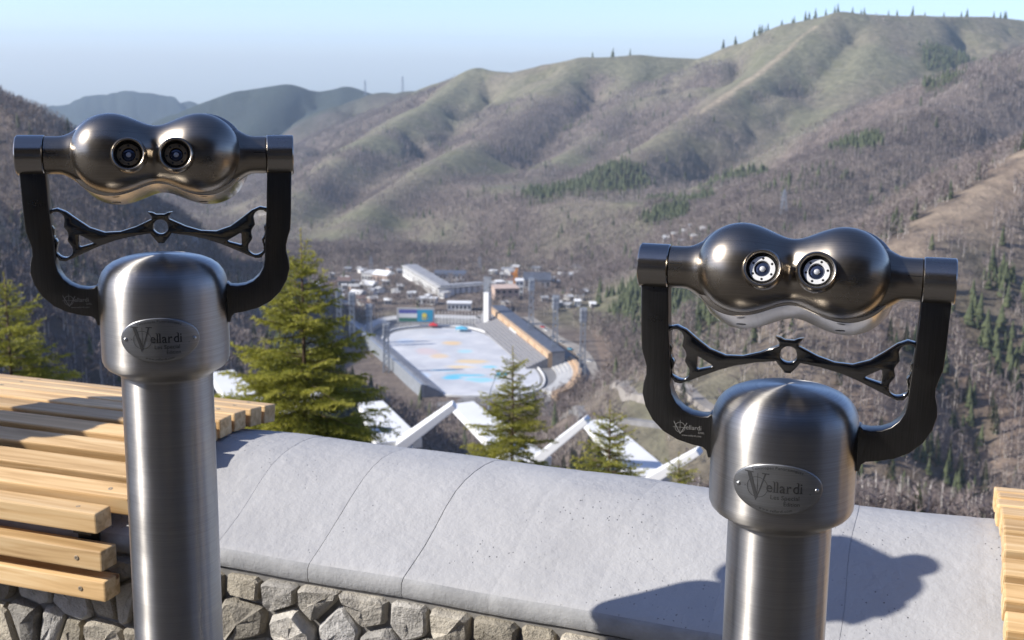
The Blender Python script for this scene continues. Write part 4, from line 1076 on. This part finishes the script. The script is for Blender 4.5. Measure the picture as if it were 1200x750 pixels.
# orange spire (crane tower) by the villa
sp0 = ground(604, 343, 700); o = empty('orange_spire', sp0); tag(o, 'orange tapering construction tower rising behind the pink villa', 'tower'); hs_ = 30*sp0.y/F
mb = MB(); mb.bar((0, 0, 0), (0, 0, hs_*.78), 4.5, 4.5, 3.6, 3.6); mb.build('mast_body', M['orange'], o); mb = MB(); mb.bar((0, 0, hs_*.78), (1.4, 0, hs_), 3.5, 3.5, 1.0, 1.0); mb.bar((-1.5, 0, hs_*.72), (-4.2, 0, hs_*.8), 1, 1); mb.build('jib_head', M['orange'], o)
# power pylons and antennas
def pylon(base, h, w, label, name='power_pylon', cat='pylon'):
    r = empty(name, base); tag(r, label, cat); mb = MB()
    for sx1 in (-1, 1):
        for sy1 in (-1, 1): mb.bar((sx1*w, sy1*w, 0), (sx1*w*.15, sy1*w*.15, h), h*.022)
    for k in range(6):
        z0, z1 = h*k/6, h*(k+1)/6; w0, w1 = w*(1-.85*k/6), w*(1-.85*(k+1)/6)
        for s_ in (-1, 1): mb.bar((-w0*s_, -w0, z0), (w1*s_, -w1, z1), h*.014); mb.bar((-w0, -w0*s_, z0), (-w1, w1*s_, z1), h*.014)
    mb.build('frame', M['mast'], r)
    for z in (.72, .86): mb = MB(); mb.bar((-w*1.1, 0, h*z), (w*1.1, 0, h*z), h*.02); mb.build('cross_arm', M['mast'], r)
g0 = ground(918, 252, 500); pylon(g0, 30*g0.y/F, 3.2, 'lattice power pylon on the wooded slope above the shorter viewer')
for px, yt, lab in ((428, 90, 'thin antenna mast on the purple skyline ridge'), (472, 92, 'second antenna mast further along the purple skyline ridge')):
    v = at(px, 108, 3500); ys = np.linspace(3200, 3800, 60); xs = v.x/v.y*ys; zz = height(xs, ys); j = int(np.argmax(zz/ys)); pylon((xs[j], ys[j], zz[j]-2), 42, 3.0, lab, 'antenna_mast', 'mast')
for px, lab in ((435, 'slim pylon behind the hotel roof'), (562, 'slim pylon behind the straight hotel wing')):
    p = ground(px, 322, 700); pylon(p, 22*p.y/F, 2.2, lab)
# roads draped on the ground
def road(name, L, w, mat, d0=300):
    P = [ground(px, py, d0) for px, py in L]; Q = catmull([(2*P[0].x-P[1].x, 2*P[0].y-P[1].y)]+[(p.x, p.y) for p in P]+[(2*P[-1].x-P[-2].x, 2*P[-1].y-P[-2].y)]*1, 10)
    Q = np.concatenate([Q, [[P[-1].x, P[-1].y]]]) if len(Q) else Q
    mb = MB(); vs = []
    for i, q in enumerate(Q):
        t = Q[min(i+1, len(Q)-1)]-Q[max(i-1, 0)]; t = t/(np.linalg.norm(t)+1e-9); nrm = np.array([-t[1], t[0]])
        for k in (-w/2, 0, w/2): 
            x, y = q+nrm*k; vs.append((x, y, h1(q[0], q[1])+.5))
        for k in (-w/2-1.5, w/2+1.5):
            x, y = q+nrm*k; vs.append((x, y, h1(q[0], q[1])-4))
    fs = []
    for i in range(len(Q)-1):
        a = i*5; c = a+5; fs += [(a, a+1, c+1, c), (a+1, a+2, c+2, c+1), (a, c, c+3, a+3), (a+2, a+4, c+4, c+2)]
    mb.add(vs, fs); tag(mb.build(name, mat), kind='structure')
road('road', [(618, 372), (650, 395), (690, 425), (740, 455), (790, 480)], 9, M['dirt'])
road('road', [(780, 440), (815, 462), (850, 488), (880, 515)], 7, M['dirt'], 200)
road('road', [(690, 490), (640, 478), (590, 474), (530, 473), (500, 480)], 8, M['asphalt'])
road('road', [(110, 292), (160, 282), (220, 272), (290, 262), (330, 252)], 10, M['dirt'], 900)
road('path', [(840, 510), (800, 500), (740, 492), (690, 498)], 5, M['asphalt'])
# vehicles near the stadium
def car(px, py, mat, label, rz):
    p = atz(px, py, ZR) if py < 470 and px < 700 else ground(px, py); r = empty('parked_car', (p.x, p.y, p.z+.1), rz); tag(r, label, 'car')
    mb = MB(); mb.prism([(-2.2, -.9), (2.2, -.9), (2.2, .9), (-2.2, .9)], .35, 1.0); mb.build('body', mat, r, bevel=.12)
    mb = MB(); mb.add([(-1.6, -.82, 1.0), (1.3, -.82, 1.0), (1.3, .82, 1.0), (-1.6, .82, 1.0), (-1.1, -.7, 1.6), (.7, -.7, 1.6), (.7, .7, 1.6), (-1.1, .7, 1.6)], [(0, 1, 5, 4), (1, 2, 6, 5), (2, 3, 7, 6), (3, 0, 4, 7), (4, 5, 6, 7)]); mb.build('cabin', M['glass'], r)
    for x in (-1.4, 1.4):
        for y in (-.85, .85): mb = MB(); mb.lathe([(.34, -.1), (.34, .1)], 12, Matrix.Translation((x, y, .34)) @ Matrix.Rotation(rad(90), 4, 'X')); mb.build('wheel', M['blackmat'], r)
M['carred'] = simple('red_paint', (.55, .04, .04), .35); M['carblue'] = simple('cyan_paint', (.12, .45, .62), .35)
def tent(px, py, mat, label, w=7):
    p = atz(px, py, ZR); r = empty('market_tent', p); tag(r, label, 'tent')
    mb = MB(); e = w/2; mb.add([(-e, -e, 2.2), (e, -e, 2.2), (e, e, 2.2), (-e, e, 2.2), (0, 0, 4)], [(0, 1, 4), (1, 2, 4), (2, 3, 4), (3, 0, 4), (0, 3, 2, 1)]); mb.build('canopy', mat, r)
    for x in (-1, 1):
        for y in (-1, 1): mb = MB(); mb.bar((x*e*.92, y*e*.92, 0), (x*e*.92, y*e*.92, 2.3), .15); mb.build('leg', M['mast'], r)
tent(508, 384, M['carred'], 'small red tent at the corner of the scoreboard'); tent(541, 388, M['carblue'], 'light blue tent at the far edge of the ice', 9); tent(625, 474, M['white'], 'tiny white tent by the road below the ice', 4)
tent(605, 472, M['white'], 'tiny white tent by the near edge of the ice', 4)
cl = ['white car parked behind the grandstand near the tower', 'dark car parked behind the grandstand', 'silver car on the road behind the grandstand', 'blue car on the road near the pine strip', 'red car at the far end of the stadium road', 'white car lowest on the stadium road', 'grey car beside the pines']
for k, (px, py) in enumerate([(640, 388), (648, 396), (657, 402), (668, 410), (636, 384), (690, 424), (678, 418)]): car(px, py, [M['white'], M['darkroof'], M['concrete'], M['carblue'], M['carred'], M['white'], M['greyconc']][k], cl[k], -.9)

# ---- white forked pillars on the bank just below the terrace
def fork(c, lft, rgt, label):
    C = at(*c); r = empty('forked_pillar', (C.x, C.y, h1(C.x, C.y)-.2)); tag(r, label, 'pillar', 'white forked pillars'); O = Vector(r.location)
    mb = MB(); mb.bar((0, 0, 0), C-O-Vector((0, 0, .05)), .50, .42, .58, .46); mb.build('stem', M['white'], r, bevel=.02)
    for nm, (e, w) in (('arm', (lft, 1.0)), ('arm', (rgt, .55))):
        E_ = at(*e); mb = MB(); mb.bar(C-O, E_-O, w*1.05, .22, w*.62, .15); mb.build(nm, M['white'], r, bevel=.02)
fork((468, 522, 27), (434, 474, 29.3), (533, 474, 27.0), 'white forked concrete pillar beside the large bushy spruce')
fork((622, 545, 26.6), (541, 475, 29.5), (689, 491, 26.2), 'white forked concrete pillar hidden behind the slender spruce')
fork((762, 562, 26), (697, 495, 29), (820, 528, 25.6), 'white forked concrete pillar nearest the shorter viewer')
fork((310, 500, 27.5), (259, 438, 30), (380, 458, 27.3), 'white forked concrete pillar mostly hidden by the large spruce')
mb = MB(); a, c = at(440, 532, 28), at(600, 556, 27.5); mb.bar(a, c, .5, .25); tag(mb.build('edge_beam', M['white'], bevel=.02), 'white concrete beam between the forked pillars', 'beam')
# ---- street lamp on the bank
p = at(571, 500, 95); g_ = h1(p.x, p.y); t_ = at(585, 438, 95); r = empty('street_lamp', (p.x, p.y, g_)); tag(r, 'thin curved street lamp with teal head in front of the ice', 'street lamp')
O = Vector(r.location); hh = t_-O; mb = MB(); mb.tube([(0, 0, 0), (0, 0, hh.z*.72), (hh.x*.25, 0, hh.z*.9), (hh.x*.8, 0, hh.z)], [.09, .07, .06, .05], 8); mb.build('pole', M['mast'], r, smooth=True)
mb = MB(); mb.box((hh.x+.25, 0, hh.z), (.9, .35, .18)); mb.build('lamp_head', M['carblue'], r, bevel=.05)
# ================================================================ vegetation
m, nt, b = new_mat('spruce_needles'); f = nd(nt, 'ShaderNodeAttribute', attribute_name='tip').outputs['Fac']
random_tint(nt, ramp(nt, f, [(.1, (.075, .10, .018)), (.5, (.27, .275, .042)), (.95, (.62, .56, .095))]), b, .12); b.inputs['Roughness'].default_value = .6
tl = nd(nt, 'ShaderNodeBsdfTranslucent'); tl.inputs[0].default_value = (.42, .40, .05, 1); ms = nd(nt, 'ShaderNodeMixShader'); ms.inputs[0].default_value = .35
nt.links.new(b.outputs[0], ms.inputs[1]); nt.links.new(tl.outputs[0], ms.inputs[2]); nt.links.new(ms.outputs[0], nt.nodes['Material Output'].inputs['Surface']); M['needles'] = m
M['bark'] = simple('spruce_bark', (.13, .085, .055), .9, 0, .35, 20)
m, nt, b = new_mat('far_conifer'); f = noise(nt, .25, 3)
nt.links.new(ramp(nt, f, [(.3, (.036, .047, .020)), (.7, (.085, .098, .040))]), b.inputs['Base Color']); b.inputs['Roughness'].default_value = .9; M['conifer'] = m
m, nt, b = new_mat('bare_twigs'); f = noise(nt, .02, 4, .6, 'Object'); f2 = noise(nt, .5, 2)
nt.links.new(ramp(nt, f, [(.3, (.125, .097, .092)), (.5, (.215, .175, .158)), (.7, (.30, .25, .21))]), b.inputs['Base Color']); b.inputs['Roughness'].default_value = .9; M['twigs'] = m
M['birch'] = simple('birch_bark', (.58, .53, .47), .85, 0, .3, .6)

def needles(P, D, L, n_per_m, nl, nw, rg, up=.25):
    """needle blades along straight twigs: P start, D unit dir, L length (arrays)"""
    n = np.maximum(2, (L*n_per_m).astype(int)); idx = np.repeat(np.arange(len(L)), n)
    t = rg.random(len(idx)); p = P[idx]+D[idx]*(t*L[idx])[:, None]
    r = rg.normal(size=(len(idx), 3)); r -= (r*D[idx]).sum(1)[:, None]*D[idx]; r /= np.linalg.norm(r, axis=1)[:, None]+1e-9
    d = D[idx]*.55+r*.8; d[:, 2] += up*.5; d /= np.linalg.norm(d, axis=1)[:, None]
    s = np.cross(d, rg.normal(size=(len(idx), 3))); s /= np.linalg.norm(s, axis=1)[:, None]+1e-9
    ln = nl*rg.uniform(.7, 1.25, len(idx))[:, None]
    V = np.empty((len(idx), 3, 3)); V[:, 0] = p-s*nw/2; V[:, 1] = p+s*nw/2; V[:, 2] = p+d*ln
    return V.reshape(-1, 3), np.repeat(t, 3), np.repeat(idx, 3)
def spruce_tree(base, H, RB, seed, label, dens=1.0, leader=.42, nl=.030):
    rg = np.random.default_rng(seed); root = empty('spruce_tree', base); tag(root, label, 'tree')
    mb = MB(); mb.tube([(0, 0, -.3), (0, 0, H*.3), (.01, 0, H*.7), (0, .01, H)], [.011*H, .009*H, .005*H, .004], 10); mb.build('trunk', M['bark'], root, smooth=True)
    P = []; D = []; L = []; TA = []; tb = MB()
    z = H-leader
    P.append((0, 0, H-leader)); D.append((0, 0, 1)); L.append(leader); TA.append((.6, 1.0))
    while z > .12:
        f = (H-z)/H; nb_ = rg.integers(5, 8) if z < H-leader-.1 else 6; a0 = rg.random()*6.28
        for k in range(nb_):
            a = a0+6.283*k/nb_+rg.normal()*.2
            ln = (RB*f**.78+.05)*rg.uniform(.72, 1.2); el = .65-.95*min(1, f*1.5)+rg.normal()*.17
            d = np.array([math.cos(a)*math.cos(el), math.sin(a)*math.cos(el), math.sin(el)])
            p0 = np.array([0, 0, z+rg.normal()*.05])
            # branch rises, then droops and lifts at the tip: three straight pieces
            pts = [p0]
            for q, de, ta in ((.4, 0, (.0, .15)), (.35, -.12, (.15, .5)), (.25, .28, (.5, 1.0))):
                e2 = el+de; dd = np.array([math.cos(a)*math.cos(e2), math.sin(a)*math.cos(e2), math.sin(e2)])
                P.append(pts[-1]); D.append(dd); L.append(ln*q); TA.append(ta); pts.append(pts[-1]+dd*ln*q)
            tb.tube([pts[0], pts[1], pts[3]], [.004+.006*f, .003+.003*f, .001], 4, False)
            side = np.array([-math.sin(a), math.cos(a), 0])
            nt_ = max(2, int(ln/.06)); 
            for j in range(nt_):
                t = (j+.6)/nt_; bp = pts[0]+(pts[3]-pts[0])*t; bp[2] += -.02*math.sin(t*3.1)
                for sg in (-1, 1):
                    tl = ln*.50*(1-.70*t)*rg.uniform(.6, 1.2)
                    if t < .12: continue
                    td = d*.62+side*sg*.75+np.array([0, 0, -.18+rg.normal()*.16]); td /= np.linalg.norm(td)
                    P.append(bp); D.append(td); L.append(tl); TA.append((t*.5, min(1, .25+t*.85)))
                    if tl > .13:
                        for tt in (.4, .7):
                            for s2 in (-1, 1):
                                e3 = td*.7+np.cross(td, (0, 0, 1))*s2*.6+np.array([0, 0, rg.normal()*.15]); e3 /= np.linalg.norm(e3)
                                P.append(bp+td*tl*tt); D.append(e3); L.append(tl*.42); TA.append((t*.45, min(1, .2+t*.8)))
        z -= .085*rg.uniform(.6, 1.4)*(1.0+.3*f)
    tb.build('branches', M['bark'], root)
    V, tt_, ii_ = needles(np.array(P), np.array(D), np.array(L), 340*dens, nl*.85, .0055/dens**.5, rg)
    me = np_mesh('crown', V, np.arange(len(V)).reshape(-1, 3), 3)
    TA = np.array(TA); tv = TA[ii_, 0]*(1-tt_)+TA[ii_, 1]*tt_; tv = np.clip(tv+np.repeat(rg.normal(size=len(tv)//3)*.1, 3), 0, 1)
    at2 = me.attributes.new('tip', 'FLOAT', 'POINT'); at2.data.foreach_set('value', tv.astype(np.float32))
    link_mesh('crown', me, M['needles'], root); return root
for (px, py, d, RB, sd, lab, dn) in [
        (352, 268, 12.0, 1.14, 1, 'large bushy yellow-green young spruce beside the far end of the slatted bench', 1.0),
        (601, 406, 17.0, .95, 2, 'slender young spruce with its tip in front of the skating rink', .6),
        (715, 468, 16.0, .78, 3, 'small young spruce in front of the white forked pillars with a thin leader', .6),
        (796, 530, 17.0, .62, 4, 'smallest spruce tip peeping over the coping beside the forked white pillar', .6),
        (4, 318, 14.0, 1.15, 5, 'dark young spruce rising behind the slatted bench', .6)]:
    top = at(px, py, d); g = h1(top.x, top.y)
    spruce_tree((top.x, top.y, g), top.z-g, RB, sd, lab, dn, leader=.36 if sd in (1,) else .28)

# ---- templates for the woods
def tpl_bare(seed, nbr, w, tw):
    """bare crown: blades fanning up from a stem; unit height"""
    rg = np.random.default_rng(seed); V = []; Fc = []
    def blade(a, b_, w0):
        d = b_-a; s = np.cross(d, rg.normal(size=3)); s /= np.linalg.norm(s)+1e-9; n = len(V)
        V.extend([a-s*w0/2, a+s*w0/2, b_]); Fc.append((n, n+1, n+2))
    for k in range(nbr):
        t = rg.uniform(.25, .9); a = rg.uniform(0, 6.28); l = (1.02-t)*rg.uniform(.45, .8)+.08; el = rg.uniform(.5, 1.2)
        p = np.array([0, 0, t]); q = p+l*np.array([math.cos(a)*math.cos(el), math.sin(a)*math.cos(el), math.sin(el)])
        blade(p, q, w)
        blade(p+(q-p)*.4, p+(q-p)*.4+(q-p)*.55+rg.normal(size=3)*.08, w*.7)
    T = len(Fc)
    for k in range(2):
        a = k*1.57; s = np.array([math.cos(a), math.sin(a), 0])*tw/2; n = len(V)
        V.extend([-s-np.array([0, 0, .05]), s-np.array([0, 0, .05]), np.array([0, 0, .9])]); Fc.append((n, n+1, n+2))
    return np.array(V), np.array(Fc), T
def tpl_conifer(seed, tiers=4, n=7):
    rg = np.random.default_rng(seed); V = []; Fc = []
    for k in range(tiers):
        z0 = .06+.8*k/tiers; z1 = min(1, z0+.42); r = .19*(1-k/tiers*.86)
        b0 = len(V); V.append((0, 0, z1))
        for j in range(n):
            a = 6.283*(j+.5*(k % 2))/n; rr_ = r*rg.uniform(.65, 1.25); V.append((rr_*math.cos(a), rr_*math.sin(a), z0-.05*rg.random()))
        for j in range(n): Fc.append((b0, b0+1+j, b0+1+(j+1) % n))
    return np.array(V), np.array(Fc)
def merge(tpls, P, H, wid, rg):
    """copies of templates at points -> one vertex and face array"""
    Vs = []; Fs = []; n0 = 0; which = rg.integers(0, len(tpls), len(P)); mats = []
    for i, tp in enumerate(tpls):
        idx = np.where(which == i)[0]
        if len(idx) == 0: continue
        V, Fc = tp[0], tp[1]; a = rg.random(len(idx))*6.283; c, s = np.cos(a), np.sin(a)
        x = V[:, 0][None]*c[:, None]-V[:, 1][None]*s[:, None]; y = V[:, 0][None]*s[:, None]+V[:, 1][None]*c[:, None]; z = np.repeat(V[:, 2][None], len(idx), 0)
        hh = H[idx][:, None]; ww = wid[idx][:, None]
        W = np.stack([x*ww+P[idx, 0][:, None], y*ww+P[idx, 1][:, None], z*hh+P[idx, 2][:, None]], -1).reshape(-1, 3)
        Fi = (Fc[None]+(np.arange(len(idx))*len(V))[:, None, None]).reshape(-1, 3)+n0
        mt = np.tile((np.arange(len(Fc)) >= tp[2]).astype(np.int32) if len(tp) > 2 else np.zeros(len(Fc), np.int32), len(idx))
        Vs.append(W); Fs.append(Fi); mats.append(mt); n0 += len(W)
    return np.concatenate(Vs), np.concatenate(Fs), np.concatenate(mats)
# keep-out ground: stadium, roads and buildings are filled in below
def free(x, y):
    e = np.hypot((x+32)/100, (y-862)/150) > 1
    vill = ~((y > 985) & (y < 1330) & (np.abs(x+75) < 120) & (vnoise(x/14, y/14, 4) < .60))
    return e & vill & ~((np.abs(x) < 30) & (y < 36))
NC = 500000
rg = np.random.default_rng(11)
r_ = np.sqrt(rg.random(NC))*3300; r_ = np.where(rg.random(NC) < .45, rg.random(NC)**1.0*1500+25, r_)
a_ = rg.uniform(rad(-25), rad(25), NC); cx_, cy_ = r_*np.sin(a_), r_*np.cos(a_)
h_, dm_, sp_, ab_, wo_, co_, pa_, ro_ = masks(cx_, cy_)
ok = (r_ > np.where(cx_/cy_ > .13, 190, 430)) & free(cx_, cy_) & (pa_ < .3) & (ro_ < .6)
dens = np.clip(wo_*1.05-.12, 0, 1)**1.3*np.where(r_ < 700, .22, np.where(r_ < 1400, .42, .66))
bare = ok & (rg.random(NC) < dens) & (co_ < .45)
coni = ok & (rg.random(NC) < (co_**1.5*.28+.004*(wo_ > .3)))
# line of sight test against the terrain (tree tops), so only trees the camera can see are kept
def visible(x, y, ztop):
    v = np.ones(len(x), bool)
    for t in np.linspace(.04, .97, 40):
        v &= height(x*t, y*t) < ztop*t+1.5
    return v
bi = np.where(bare)[0]; ci = np.where(coni)[0]
Hb = rg.uniform(6.5, 12.5, len(bi))*(.65+.7*vnoise(cx_[bi]/55, cy_[bi]/55, 8)); Hc = rg.uniform(6, 14, len(ci))
k = visible(cx_[bi], cy_[bi], h_[bi]+Hb); bi, Hb = bi[k], Hb[k]
k = visible(cx_[ci], cy_[ci], h_[ci]+Hc); ci, Hc = ci[k], Hc[k]
# skyline conifers along the main ridge
P0 = SP['main'][0]; sx = []
for q in range(46):
    t = rg.random(); px = 640+t*540; 
    dd = 2790 if px < 840 else 2640
    v = at(px, 60, dd); ys = np.linspace(dd-260, dd+200, 60); xs = v.x/v.y*ys; zz = height(xs, ys); j = np.argmax(zz/ys)
    if px > 880 or rg.random() < .5: sx.append((xs[j], ys[j], zz[j]-1))
sx = np.array(sx)
PB = np.stack([cx_[bi], cy_[bi], h_[bi]-.3], 1); PC = np.stack([cx_[ci], cy_[ci], h_[ci]-.3], 1)
# --- individuals: the 300 largest of each kind
def leader(P, H, n):
    o = np.argsort(-H/np.hypot(P[:, 0], P[:, 1])); return o[:n], o[n:]
ob, rb = leader(PB, Hb, 300); oc, rc = leader(PC, Hc, 300)
print('TREES bare', len(PB), 'conifer', len(PC), 'nearest', np.hypot(PB[ob, 0], PB[ob, 1]).min(), np.hypot(PB[ob, 0], PB[ob, 1]).max())
def birch_proto(seed):
    rg = np.random.default_rng(seed); root = empty('birch_tree'); tb = MB(); br = MB()
    lean = rg.normal(size=2)*.03
    tr = [Vector((lean[0]*t*t, lean[1]*t*t, t)) for t in (-.05, .3, .6, .85, 1.0)]
    tb.tube(tr, [.019, .015, .010, .006, .001], 6); tb.build('trunk', M['birch'], root, smooth=True)
    for k in range(34):
        t = rg.uniform(.25, .95); a = rg.uniform(0, 6.28); el = rg.uniform(.5, 1.15); l = (1.05-t)*rg.uniform(.28, .5)+.05
        p = Vector((lean[0]*t*t, lean[1]*t*t, t)); d = Vector((math.cos(a)*math.cos(el), math.sin(a)*math.cos(el), math.sin(el)))
        q = p+d*l; br.tube([p, p+d*l*.5+Vector((0, 0, .01)), q], [.0045, .003, .0008], 3, False)
        for j in range(6):
            u = rg.uniform(.3, .95); e = (d+Vector(rg.normal(size=3))*.5).normalized()*l*rg.uniform(.25, .5); e.z -= .01
            br.tube([p+d*l*u, p+d*l*u+e], [.0022, .0006], 3, False)
    br.build('branches', M['twigs'], root); return root
def lab_tree(kind, p, H):
    big = 'tall' if H > 10.5 else ('low' if H < 8.2 else 'middling')
    where = 'on the steep slope behind the shorter viewer' if p[0]/p[1] > .13 else ('in the hollow left of the side stand' if p[0]/p[1] < -.09 else 'on the valley floor below the ice stadium')
    if p[1] > 760: where = 'beyond the ice stadium on the valley side'
    return (('%s bare birch ' % big if kind == 'b' else '%s dark green conifer ' % big)+where, 'tree', ('bare birches ' if kind == 'b' else 'conifers ')+where)
protos = [birch_proto(100+k) for k in range(5)]; used = set()
def place(protos, i, P, H, w, lab):
    pr = protos[i % len(protos)]
    o = pr if id(pr) not in used else copy_tree(pr); used.add(id(pr))
    o.location = P; o.scale = (H*w, H*w, H); o.rotation_euler = (0, 0, rg.random()*6.28); tag(o, *lab); return o
for n_, i in enumerate(ob): place(protos, n_, PB[i], Hb[i], rg.uniform(.9, 1.25), lab_tree('b', PB[i], Hb[i]))
def conifer_proto(seed):
    root = empty('conifer_tree'); rg = np.random.default_rng(seed); V = []
    mb = MB(); mb.tube([(0, 0, -.04), (0, 0, .5), (0, 0, .97)], [.013, .008, .002], 5); mb.build('trunk', M['bark'], root)
    for k in range(420):
        t = rg.random()**.75; z = .06+.94*t; rr_ = .185*(1-t)**.85+.01; a = rg.random()*6.283
        p = np.array([math.cos(a)*rr_*.15, math.sin(a)*rr_*.15, z]); q = np.array([math.cos(a)*rr_*rg.uniform(.75, 1.2), math.sin(a)*rr_*rg.uniform(.75, 1.2), z-.035*(1-t)+rg.normal()*.01])
        s = np.cross(q-p, (0, 0, 1)); s = s/np.linalg.norm(s)*.018*(1.2-t); V += [p-s*.4, (p+q)/2+s+np.array([0, 0, -.01]), q, (p+q)/2-s+np.array([0, 0, .012])]
    V = np.array(V); me = np_mesh('crown', V, np.arange(len(V)).reshape(-1, 4), 4); link_mesh('crown', me, M['conifer'], root); return root
protos_c = [conifer_proto(300+k) for k in range(4)]
for n_, i in enumerate(oc): place(protos_c, n_, PC[i], Hc[i], rg.uniform(.9, 1.3), lab_tree('c', PC[i], Hc[i]))
# --- the rest reads as woods
V, Fc, mt = merge([tpl_bare(1+k, 9, .035, .035) for k in range(6)], PB[rb], Hb[rb], Hb[rb]*rg.uniform(.9, 1.4, len(rb)), rg)
me = np_mesh('bare_wood', V, Fc, 3); me.materials.append(M['twigs']); me.materials.append(M['birch']); me.polygons.foreach_set('material_index', mt)
tag(link_mesh('bare_wood', me, None), 'leafless purple-brown wood covering the far slopes', None, None, 'stuff')
PCr = np.concatenate([PC[rc], sx]); Hcr = np.concatenate([Hc[rc], rg.uniform(10, 22, len(sx))])
V, Fc, mt = merge([tpl_conifer(40+k) for k in range(5)], PCr, Hcr, Hcr*rg.uniform(.9, 1.3, len(PCr)), rg)
me = np_mesh('conifer_wood', V, Fc, 3)
tag(link_mesh('conifer_wood', me, M['conifer']), 'dark evergreen stands on the far slopes and ridge', None, None, 'stuff')
